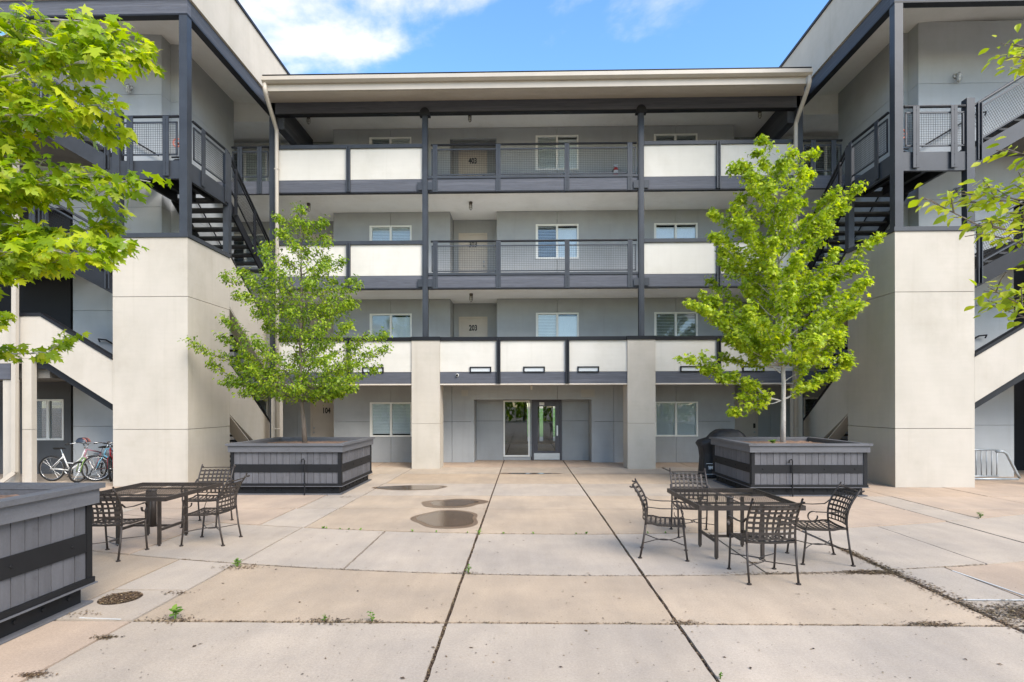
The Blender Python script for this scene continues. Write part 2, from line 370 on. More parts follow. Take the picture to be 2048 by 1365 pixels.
def row(cuts, ya, yb, mats, gy=0.019):
    wide = {-0.69: 0.016, 1.34: 0.016, 4.20: 0.034}
    for i in range(len(cuts) - 1):
        slab(cuts[i], cuts[i + 1], ya, yb, mats[i], wide.get(cuts[i], 0.014), wide.get(cuts[i + 1], 0.014), gy)
E = 16.5
row([-E, -7.2, -3.50, -0.69, 1.34, 4.20, 8.0, E], K(-29.9), K(1.6), ['greyc'] * 7)
row([-E, -7.2, -3.50, -0.69, 1.34, 4.20, 8.0, E], K(1.6), K(4.97), ['greyc', 'pink', 'greyc', 'greyc', 'greyc', 'greyc', 'greyc'])
slab(-E, -7.2, K(4.97), H2, 'pink'); slab(-7.2, -4.30, K(4.97), H2, 'tan')
slab(-4.30, -3.50, K(4.97), K(5.80), 'greyc'); slab(-4.30, -3.50, K(5.80), H2, 'greyc')
row([-3.50, -0.69, 1.34, 4.20], K(4.97), H2, ['tan', 'tan', 'tan'])
slab(4.20, 4.93, K(4.97), K(5.62), 'greyc', 0.03); slab(4.20, 4.93, K(5.62), H2, 'greyc', 0.03)
row([4.93, 8.0, E], K(4.97), H2, ['pink', 'pale'])
row([-E, -8, -5.1, -3.48, -2.12, -0.69, 1.34, 2.75, 4.20, 5.55, 6.9, 9.6, E], H2, H3, ['pale', 'pink', 'greyc', 'greyc', 'greyc', 'greyc', 'greyc', 'greyc', 'greyc', 'greyc', 'greyc', 'pink'])
row([-E, -7.2, -4.25, -3.45, -0.69, 1.34, 4.20, 6.93, 7.62, 9.63, E], H3, K(10.42), ['pale', 'pink', 'greyc', 'tan', 'tan', 'tan', 'pink', 'greyc', 'pink', 'pink'])
row([-E, -7.2, -4.22, -3.43, -0.69, 1.34, 4.20, 6.93, 7.62, 9.63, E], K(10.42), K(11.93), ['pink', 'pink', 'greyc', 'tan', 'tan', 'tan', 'pink', 'greyc', 'pink', 'pink'])
row([-E, -7.2, -4.2, -3.42, -0.69, 1.34, 4.20, 6.93, 7.62, 9.63, E], K(11.93), K(13.75), ['pink', 'pink', 'greyc', 'greyc', 'greyc', 'greyc', 'pink', 'pink', 'pink', 'pink'])
row([-E, -7.2, -4.2, -3.40, -0.69, 1.34, 4.20, 7.62, E], K(13.75), K(15.70), ['pale', 'pink', 'greyc', 'tan', 'tan', 'tan', 'pink', 'pink'])
row([-E, -7.2, -3.38, -0.69, 1.34, 4.20, 7.62, E], K(15.70), K(17.35), ['pale'] * 3 + ['pale'] * 4)
row([-E, -7.2, -4.6, -0.69, 1.34, 5.1, 7.62, E], K(17.35), K(33.9), ['pink'] * 7)

# ------------------------------------------------------------------ main building
F = [0.0, 2.87, 5.78, 8.69]          # floor levels
YR, YW, YD = 17.0, 18.78, 19.65      # rail plane, wall plane, recessed door plane
bld = thing('apartment_building', 'four storey grey apartment block with cream balconies facing the courtyard', 'building', (XC, 18.0, 0))
def wall_panel(x0, x1, z0, z1, y, holes, mat='grey', th=0.10, parent=bld, name='wall_panel'):
    g_ = 0.005; x0 += g_; x1 -= g_; z0 += g_; z1 -= g_
    hs = [h for h in holes if h[0] < x1 and h[1] > x0 and h[2] < z1 and h[3] > z0]
    xs = sorted({x0, x1, *[min(max(h[0], x0), x1) for h in hs], *[min(max(h[1], x0), x1) for h in hs]})
    zs = sorted({z0, z1, *[min(max(h[2], z0), z1) for h in hs], *[min(max(h[3], z0), z1) for h in hs]})
    m = MB()
    for i in range(len(xs) - 1):
        zr = None
        for k in range(len(zs) - 1):
            cx_, cz_ = (xs[i] + xs[i + 1]) / 2, (zs[k] + zs[k + 1]) / 2
            if any(h[0] < cx_ < h[1] and h[2] < cz_ < h[3] for h in hs):
                if zr is not None: m.box(xs[i], xs[i + 1], y, y + th, zr, zs[k]); zr = None
            elif zr is None: zr = zs[k]
        if zr is not None: m.box(xs[i], xs[i + 1], y, y + th, zr, zs[-1])
    if m.v: m.build(name, mat, parent)
def window(x0, x1, z0, z1, y, kinds=('blind', 'blind'), parent=bld):
    fw = 0.05
    m = MB(); yf, yb = y - 0.015, y + 0.09
    m.box(x0, x1, yf, yb, z1 - fw, z1); m.box(x0, x1, yf - 0.01, yb, z0, z0 + fw)
    m.box(x0, x0 + fw, yf, yb, z0 + fw, z1 - fw); m.box(x1 - fw, x1, yf, yb, z0 + fw, z1 - fw)
    f = m.build('window', 'frame', parent)
    xm = (x0 + x1) / 2
    B(xm - 0.035, xm + 0.035, yf + 0.012, yb, z0 + fw, z1 - fw).build('meeting_stile', 'frame', f)
    B(x0 + fw, x0 + fw + 0.03, yf + 0.03, yb, z0 + fw, z1 - fw).build('sash_stile', 'frame', f)
    for i, (a, b) in enumerate(((x0 + fw, xm - 0.035), (xm + 0.035, x1 - fw))):
        B(a, b, y + 0.045, y + 0.051, z0 + fw, z1 - fw).build('pane', 'glass', f)
        k = kinds[i]
        if k in ('blind', 'open', 'dim'):
            bm_ = MB(); top = z1 - fw; n = int((z1 - z0 - 2 * fw) / 0.05)
            for q in range(n):
                zz = top - 0.03 - q * 0.05; tilt = 0.023 if k == 'blind' else 0.016
                bm_.add([(a, y + 0.070, zz - tilt), (b, y + 0.070, zz - tilt), (b, y + 0.088, zz + tilt), (a, y + 0.088, zz + tilt)], [(0, 1, 2, 3)])
            bm_.build('blind', {'blind': 'blind', 'open': 'blindgrey', 'dim': 'greydark'}[k], f, kind='stuff')
        elif k == 'roller': B(a, b, y + 0.075, y + 0.08, z0 + fw, z1 - fw).build('blind', 'blindgrey', f)
        elif k == 'white': B(a, b, y + 0.072, y + 0.077, z0 + fw, z1 - fw - 0.06).build('blind', 'curtain', f)
    B(x0, x1, y + 0.55, y + 0.56, z0 - 0.1, z1 + 0.1).build('room', 'inner', f)
def door(x0, x1, z, y, num=None, hside=1, parent=bld, lock='ink'):
    h = 2.06
    d = B(x0, x1, y - 0.02, y + 0.04, z + 0.012, z + h).build('door', 'door', parent)
    m = MB(); m.box(x0 - 0.055, x0 - 0.002, y - 0.05, y + 0.04, z, z + h + 0.055); m.box(x1 + 0.002, x1 + 0.055, y - 0.05, y + 0.04, z, z + h + 0.055); m.box(x0 - 0.002, x1 + 0.002, y - 0.05, y + 0.04, z + h + 0.003, z + h + 0.055)
    m.build('door_frame', 'door', d)
    hx = x1 - 0.07 if hside > 0 else x0 + 0.07
    MB().lathe([(0, -0.06), (0.028, -0.055), (0.03, -0.03), (0.012, -0.02), (0.012, 0)], 10, (hx, y - 0.02, z + 0.96), 'y').build('handle', 'galv', d, True)
    if lock == 'ink': B(hx - 0.035, hx + 0.035, y - 0.045, y - 0.02, z + 1.10, z + 1.26).build('keypad_lock', 'ink', d)
    else: MB().lathe([(0, -0.03), (0.03, -0.03), (0.03, 0)], 10, (hx, y - 0.02, z + 1.12), 'y').build('deadbolt', 'galv', d)
    if num: text_mesh(num, 0.27, 'door_number', 'ink', d, ((x0 + x1) / 2 + (0.0 if num != '104' else 0.08), y - 0.025, z + 1.72), 0.72, 0.009)
# openings on the wall plane
WX = [(-5.15, -3.74), (0.40, 1.82), (4.31, 5.74)]
KINDS = {(0, 0): ('blind', 'blind'), (0, 2): ('roller', 'roller'), (1, 0): ('roller', 'white'), (1, 1): ('blind', 'white'), (1, 2): ('open', 'open'),
         (2, 0): ('blind', 'blind'), (2, 1): ('open', 'white'), (2, 2): ('white', 'white'), (3, 0): ('open', 'blind'), (3, 1): ('blind', 'white'), (3, 2): ('open', 'open')}
SEG = [(-6.37, -2.45), (-0.90, 6.95)]
CEIL = [2.56, 5.45, 8.36, 11.14]
for fl in range(4):
    z0, z1 = F[fl] if fl else 0.0, CEIL[fl]
    holes = []
    for wi, (a, b) in enumerate(WX):
        if fl == 0 and wi == 1: continue
        hgt = 1.15 if fl == 0 else 1.15
        zb = F[fl] + (0.86 if fl == 0 else 0.95 if fl == 1 else 0.98 if fl == 2 else 1.02)
        window(a, b, zb, zb + hgt, YW, KINDS.get((fl, wi), ('blind', 'blind'))); holes.append((a, b, zb, zb + hgt))
    segs = [(-6.37, 6.95)] if fl == 0 else SEG
    if fl == 0: holes.append((-1.66, 2.24, -0.1, 2.09))
    if fl == 3: segs = [(-6.37, 6.95)]; holes.append((-2.45, -0.90, z0, 10.79))
    for a, b in segs:
        vj = sorted({a, b} | {(p + q) / 2 for p, q in WX if a < (p + q) / 2 < b} | ({-2.40, 2.97} if fl == 0 else set()))
        zj = [z0, F[fl] + 1.36, z1] if fl == 0 else [z0, z1]
        for i in range(len(vj) - 1):
            for k in range(len(zj) - 1):
                wall_panel(vj[i], vj[i + 1], zj[k], zj[k + 1], YW, holes)
    # recess cheeks and back walls
    for x in ((-6.37, -2.45, -0.90, 6.95) if fl else (-6.37, 6.95)):
        s_ = 1 if x in (-6.37, -0.90) else -1
        B(x + 0.006 * s_, x + s_ * 0.12, YW + 0.105, YD + 0.05, z0, z1).build('recess_side', 'grey', bld)
    if fl: wall_panel(-2.45, -0.90, z0, z1, YD, [(-2.21, -1.32, z0, z0 + 2.08)])
    whl = [(-10.6, -9.0, F[fl] + 0.98, F[fl] + 2.15)]; whr = [(9.6, 11.2, F[fl] + 0.98, F[fl] + 2.15)]
    for xa, xb, hl in ((-14.0, -7.95, whl), (-7.95, -6.37, [(-7.42, -6.58, z0, z0 + 2.08)]), (6.95, 8.5, [(7.13, 8.0, z0, z0 + 2.08)]), (8.5, 14.5, whr)):
        wall_panel(xa, xb, z0, z1, YD, hl)
    window(-10.6, -9.0, F[fl] + 0.98, F[fl] + 2.15, YD, ('open', 'blind')); window(9.6, 11.2, F[fl] + 0.98, F[fl] + 2.15, YD, ('open', 'blind'))
    door(-7.42, -6.58, z0 + 0.001, YD + 0.02, ['104', '201', '301', '401'][fl], -1, lock='bolt')
    door(7.13, 8.0, z0 + 0.001, YD + 0.02, None, 1)
    if fl: door(-2.21, -1.32, z0 + 0.001, YD + 0.02, ['', '203', '303', '403'][fl], 1, lock='ink' if fl == 3 else 'bolt')
# dark body of the building behind the walls
m = MB(); m.box(-6.3, -2.6, YD + 0.7, 27.8, 0, 11.1); m.box(3.2, 6.9, YD + 0.7, 27.8, 0, 11.1); m.box(-2.6, 3.2, YD + 0.7, 27.8, 2.95, 11.1)
m.box(-14, -6.3, YD + 0.7, 27.8, 0, 11.1); m.box(6.9, 14.5, YD + 0.7, 27.8, 0, 11.1)
m.build('building_core', 'inner', bld)
# entrance: recess, sidelight, glazed door, lobby beyond with two slit windows onto the lawn behind
B(-1.66, 2.24, 18.88, 19.62, 2.094, 2.5).build('entrance_soffit', 'greywarm', bld)
for x, s_ in ((-1.66, -1), (2.24, 1)): B(x, x + s_ * 0.12, 18.885, 19.62, 0, 2.093).build('recess_side', 'grey', bld)
for a, b in ((-1.655, -0.72), (1.30, 2.235)):
    wall_panel(a, b, 0, 1.36, 19.55, []); wall_panel(a, b, 1.36, 2.092, 19.55, [])
wall_panel(-0.72, 0.24, 0.0, 0.12, 19.55, [])
wall_panel(0.20, 0.27, 0.12, 2.092, 19.55, [])
m = MB(); m.box(-0.715, -0.665, 19.52, 19.62, 0.125, 2.07); m.box(0.145, 0.195, 19.52, 19.62, 0.125, 2.07); m.box(-0.665, 0.145, 19.52, 19.62, 0.125, 0.175); m.box(-0.665, 0.145, 19.52, 19.62, 2.02, 2.07)
sl = m.build('sidelight_window', 'frame', bld); B(-0.665, 0.145, 19.57, 19.576, 0.175, 2.02).build('pane', 'lobbyglass', sl)
m = MB(); m.box(0.275, 0.33, 19.50, 19.64, 0, 2.092); m.box(1.24, 1.295, 19.50, 19.64, 0, 2.092); m.box(0.33, 1.24, 19.50, 19.64, 2.03, 2.092)
m.build('entrance_door_frame', 'doorgrey', bld)
m = MB(); m.box(0.335, 0.475, 19.54, 19.59, 0.015, 2.025); m.box(1.075, 1.235, 19.54, 19.59, 0.015, 2.025); m.box(0.475, 1.075, 19.54, 19.59, 0.015, 0.32); m.box(0.475, 1.075, 19.54, 19.59, 1.86, 2.025)
ed = m.build('entrance_door', 'doorgrey', bld); B(0.475, 1.075, 19.56, 19.566, 0.32, 1.86).build('pane', 'lobbyglass', ed)
B(0.34, 1.23, 19.525, 19.539, 0.02, 0.245).build('kick_plate', 'alu', ed); B(1.12, 1.17, 19.50, 19.538, 0.85, 1.2).build('pull_handle', 'alu', ed); B(0.53, 0.70, 19.53, 19.539, 1.90, 2.0).build('door_notice', 'frame', ed)
m = MB(); m.box(-2.5, 3.1, 27.8, 27.9, 0, 0.12); m.box(-2.5, 3.1, 27.8, 27.9, 2.0, 2.9)
xs_ = [-2.5, 0.16, 0.34, 0.76, 0.94, 1.42, 1.55, 3.1]
for i in range(0, 7, 2): m.box(xs_[i], xs_[i + 1], 27.8, 27.9, 0.12, 2.0)
m.box(-2.6, -2.5, 19.7, 27.9, 0, 2.9); m.box(3.1, 3.2, 19.7, 27.9, 0, 2.9); m.box(-2.6, 3.2, 19.7, 27.9, 2.5, 2.6)
m.build('lobby_shell', 'inner', bld)
# vents, intercom box
m = MB()
for k in range(8): m.box(1.91 + k * 0.052, 1.91 + k * 0.052 + 0.03, YW - 0.018, YW - 0.002, 2.19, 2.40)
m.box(1.89, 2.34, YW - 0.010, YW - 0.001, 2.17, 2.42); m.build('wall_vent', 'vent', bld)
m = MB(); m.box(-2.08, -1.86, YW - 0.02, YW - 0.001, 2.21, 2.42)
for k in range(3): m.box(-2.06, -1.88, YW - 0.03, YW - 0.021, 2.235 + k * 0.06, 2.265 + k * 0.06)
m.build('small_vent_cover', 'vent', bld)
# decks
for fl in (1, 2, 3):
    B(-13.9, 14.4, YR + 0.10, YD - 0.003, CEIL[fl - 1], F[fl] - 0.003).build('walkway_slab', 'ceiling', bld)
B(-7.55, 8.15, YR + 0.12, YD + 0.7, 11.15, 11.25).build('upper_ceiling', 'ceiling', bld)
# pillars
for xa, xb in ((-3.38, -2.53), (3.09, 3.92)):
    for k, (za, zb) in enumerate(((0, 1.36), (1.36, 3.86))):
        g_ = 0.004
        B(xa, xb, 16.93, 17.68, za + (g_ if k else 0), zb - g_).build('pillar_panel', 'cream', bld)
    B(xa + 0.02, xb - 0.02, 16.95, 17.66, 1.3, 1.42).build('pillar_joint', 'joint', bld)
    B(xa - 0.02, xb + 0.02, 16.90, 17.70, 3.86, 3.97).build('pillar_cap', 'black', bld)
# columns
for x in (-2.965, 3.51):
    c = B(x - 0.08, x + 0.08, YR - 0.09, YR + 0.07, 3.971, 10.75).build('column', 'steel', bld)
    B(x - 0.045, x + 0.045, YR - 0.104, YR - 0.091, 3.972, 10.74).build('column_web', 'steel', c)
    MB().prism([(x + 0.155 * math.cos(a), 10.66 + 0.19 * math.sin(a)) for a in [math.pi * i / 10 for i in range(11)]], 'y', YR - 0.115, YR - 0.105).build('bracket', 'steeldark', c)
    B(x - 0.16, x + 0.16, YR - 0.12, YR + 0.07, 10.61, 10.655).build('seat_plate', 'steeldark', c)
    for fl in (2, 3):
        for s_ in (-1, 1):
            q = B(x + s_ * 0.085, x + s_ * 0.23, YR - 0.085, YR - 0.072, F[fl] - 0.31, F[fl] - 0.08).build('beam_plate', 'steel', c)
for x in (-7.60, 8.20):
    B(x - 0.09, x + 0.09, YR - 0.06, YR + 0.12, 0, 11.10).build('column', 'steel', bld)
# parapets, rails, beams on each floor
def mesh_grid(mb, o, U, V, lu, lv, pitch=0.052, r=0.0024):
    o = Vector(o); U = Vector(U).normalized(); V = Vector(V).normalized(); N = U.cross(V).normalized()
    nu = max(1, int(lu / pitch)); nv = max(1, int(lv / pitch))
    def wire(p, q, a):
        vs = []
        for c in (p, q):
            for i, j in ((-1, -1), (1, -1), (1, 1), (-1, 1)): vs.append(c + a * (i * r) + N * (j * r))
        mb.add(vs, [(0, 4, 5, 1), (1, 5, 6, 2), (2, 6, 7, 3), (3, 7, 4, 0)])
    for i in range(nu + 1): p = o + U * (lu * i / nu); wire(p, p + V * lv, U)
    for i in range(nv + 1): p = o + V * (lv * i / nv); wire(p, p + U * lu, V)
def rail_panel(parent, p0, p1, z0, posts, zt=1.07, zm0=0.20, zm1=0.93, ext=0.0, drop=0.36, post_w=0.06, nrm=(0, -1, 0)):
    """guard rail between two points on the ground plan (x,y); posts given as distances along it"""
    a = Vector((p0[0], p0[1], 0)); b = Vector((p1[0], p1[1], 0)); L = (b - a).length; U = (b - a) / L; n = Vector(nrm)
    hr = MB().tube([a + U * (-ext) + Vector((0, 0, z0 + zt)), b + U * ext + Vector((0, 0, z0 + zt))], 0.034, 8).build('handrail', 'steeldark', parent)
    m = MB()
    for z in (zm0, zm1): m.bar(a + Vector((0, 0, z0 + z)), b + Vector((0, 0, z0 + z)), 0.03, 0.035)
    for e in (a + U * 0.015, b - U * 0.015): m.bar(e + Vector((0, 0, z0 + zm0)), e + Vector((0, 0, z0 + zm1)), 0.03, 0.03)
    fr = m.build('mesh_frame', 'steel', parent)
    g_ = MB(); mesh_grid(g_, a + Vector((0, 0, z0 + zm0)), U, (0, 0, 1), L, zm1 - zm0); g_.build('wire_mesh', 'wire', fr, kind='stuff')
    for d in posts:
        c = a + U * d + n * 0.045
        m = MB()
        for s_ in (-1, 1): m.bar(c + U * (s_ * post_w * 0.62) + Vector((0, 0, z0 - drop)), c + U * (s_ * post_w * 0.62) + Vector((0, 0, z0 + zt - 0.01)), 0.022, 0.07, U)
        m.bar(c - n * 0.012 + Vector((0, 0, z0 - drop + 0.004)), c - n * 0.012 + Vector((0, 0, z0 + zt - 0.014)), 0.055 if abs(n.y) > .5 else 0.012, 0.012 if abs(n.y) > .5 else 0.055, (0, 1, 0))
        po = m.build('rail_post', 'steel', parent)
        q = MB()
        for zz in (zt - 0.1, zm0 + 0.02, -0.05, -drop + 0.06):
            q.lathe([(0, -0.012), (0.012, -0.010), (0.014, 0)], 6, tuple(c + n * 0.004 + Vector((0, 0, z0 + zz))), 'y')
        q.build('bolt', 'steeldark', po, kind='stuff')
XL, XR_ = -7.50, 8.11
for fl in (1, 2, 3):
    zf = F[fl]; zb = CEIL[fl - 1] - 0.02
    fins = [-5.285, 5.80]
    bays = [(XL, -5.315, 'p'), (-5.255, -3.05, 'p'), (3.60, 5.77, 'p'), (5.83, XR_, 'p')]
    if fl == 1: bays = [(XL, -5.315, 'p'), (-5.255, -3.385, 'p'), (-2.525, -0.79, 'p'), (-0.73, 1.27, 'p'), (1.33, 3.085, 'p'), (3.925, 5.77, 'p'), (5.83, XR_, 'p')]; fins += [-0.76, 1.30]
    for a, b, k in bays:
        B(a, b, YR - 0.02, YR + 0.12, zf + 0.045, zf + 0.975).build('parapet_panel', 'panel', bld)
    for x in fins:
        m = MB(); m.box(x - 0.058, x - 0.020, YR - 0.10, YR - 0.03, zb + 0.01, zf + 1.05); m.box(x + 0.020, x + 0.058, YR - 0.10, YR - 0.03, zb + 0.01, zf + 1.05); m.box(x - 0.020, x + 0.020, YR - 0.06, YR - 0.03, zb + 0.012, zf + 1.04)
        fo = m.build('parapet_fin', 'steeldark' if fl == 1 else 'steel', bld)
        q = MB()
        for zz in (zf + 1.0, zf + 0.02, zb + 0.08): q.lathe([(0, -0.014), (0.014, -0.012), (0.016, 0)], 6, (x, YR - 0.06, zz), 'y')
        q.build('bolt', 'steeldark', fo, kind='stuff')
    if fl == 1: caps = [(XL, -3.41), (-2.50, 3.06), (3.95, XR_)]
    else: caps = [(XL, -3.05), (3.60, XR_)]
    for a, b in caps: B(a, b, YR - 0.07, YR + 0.15, zf + 0.98, zf + 1.09).build('parapet_cap', 'black' if fl == 1 else 'steel', bld)
    bb = [(XL, -3.385), (-2.525, 3.085), (3.925, XR_)] if fl == 1 else [(XL, -3.05), (-2.88, 3.42), (3.60, XR_)]
    for a, b in bb:
        be = B(a, b, YR - 0.03, YR + 0.09, zb + 0.02, zf + 0.035).build('timber_beam', 'beamx', bld)
        B(a, b, YR - 0.045, YR + 0.095, zb - 0.02, zb + 0.018).build('beam_flange', 'steeldark' if fl > 1 else 'soffit', be)
    if fl > 1:
        rail_panel(bld, (-2.78, YR), (3.37, YR), zf, [0.12, 2.02, 4.08, 5.96], 1.07, 0.17, 0.93, 0.02)
        B(-2.88, 3.42, YR - 0.06, YR + 0.08, zf + 0.04, zf + 0.11).build('toe_channel', 'steel', bld)
    # guards towards the stair corners
    for s_ in (-1, 1):
        x0, x1 = (-8.85, -7.75) if s_ < 0 else (8.35, 9.45)
        if fl == 3:
            rail_panel(bld, (x0, YR), (x1, YR), zf, [0.25, 0.85], 1.07, 0.17, 0.93, 0.02)
        B(-9.60 if s_ < 0 else 8.31, -7.71 if s_ < 0 else 10.2, YR - 0.02, YR + 0.095, zb, zf + 0.03).build('timber_beam', 'beamx', bld)
# little scupper windows low in the first parapet
for a in (-4.88, -1.63, -0.02, 1.60, 4.66, 6.5):
    b = a + 0.65; z0, z1 = 2.885, 3.065
    m = MB(); m.box(a, b, YR - 0.06, YR - 0.021, z0, z0 + 0.035); m.box(a, b, YR - 0.06, YR - 0.021, z1 - 0.035, z1); m.box(a, a + 0.04, YR - 0.06, YR - 0.021, z0 + 0.035, z1 - 0.035); m.box(b - 0.04, b, YR - 0.06, YR - 0.021, z0 + 0.035, z1 - 0.035)
    q = m.build('scupper_frame', 'black', bld); B(a + 0.04, b - 0.04, YR - 0.035, YR - 0.0215, z0 + 0.035, z1 - 0.035).build('scupper_lens', 'blindgrey', q)
# roof edge
B(XL - 0.10, XR_ + 0.10, YR - 0.06, YR + 0.10, 10.73, 11.12).build('roof_beam', 'beamx', bld)
B(XL - 0.10, XR_ + 0.10, YR - 0.075, YR + 0.11, 10.70, 10.728).build('beam_flange', 'steeldark', bld)
for x in (-7.42, 8.03): MB().prism([(YR + 0.1, 10.35), (YD - 0.2, 10.35), (YD - 0.2, 11.12), (YR + 0.1, 11.12)], 'x', x - 0.12, x + 0.12).build('cross_beam', 'beamy', bld)
rv = []
for y, xa, xb, zb_, zt_ in ((15.9, -7.22, 7.82, 10.80, 11.12), (17.2, -7.86, 8.46, 11.14, 11.45), (28.2, -7.86, 8.46, 13.9, 14.2)): rv += [(xa, y, zb_), (xb, y, zb_), (xb, y, zt_), (xa, y, zt_)]
rf = MB().add(rv, [(0, 1, 2, 3), (8, 11, 10, 9)] + [(4 * i + k, 4 * i + (k + 1) % 4, 4 * i + 4 + (k + 1) % 4, 4 * i + 4 + k) for i in range(2) for k in range(4)]).build('roof', 'soffit', bld)
B(-7.24, 7.84, 15.82, 15.895, 10.80, 11.06).build('fascia', 'gutter', rf)
m = MB().prism([(15.81, 10.98), (15.74, 10.98), (15.66, 11.03), (15.66, 11.135), (15.81, 11.16)], 'x', -7.34, 7.94); m.build('gutter', 'gutter', rf)
B(-7.32, 7.92, 15.68, 15.9, 11.165, 11.185).build('drip_edge', 'black', rf)
for x, s_ in ((-7.42, -1), (8.03, 1)):
    xo = x - s_ * 0.14
    dn = MB().tube([(xo, 15.76, 10.98), (xo, 15.76, 10.80), (xo, 15.80, 10.72), (x, 16.76, 10.28), (x, 16.84, 10.18), (x, 16.84, 10.0), (x, 16.84, 0.12)], 0.058, 10)
    d = dn.build('downspout', 'gutter', bld, True)
    q = MB()
    for z in (1.2, 3.4, 6.2, 9.0): q.box(x - 0.062, x + 0.062, 16.785, 16.89, z, z + 0.03)
    q.build('strap', 'gutter', d)
    B(x - 0.22 if s_ < 0 else x - 0.05, x + 0.05 if s_ < 0 else x + 0.22, 16.92, 17.12, 0, 2.93).build('end_pillar', 'cream', bld)

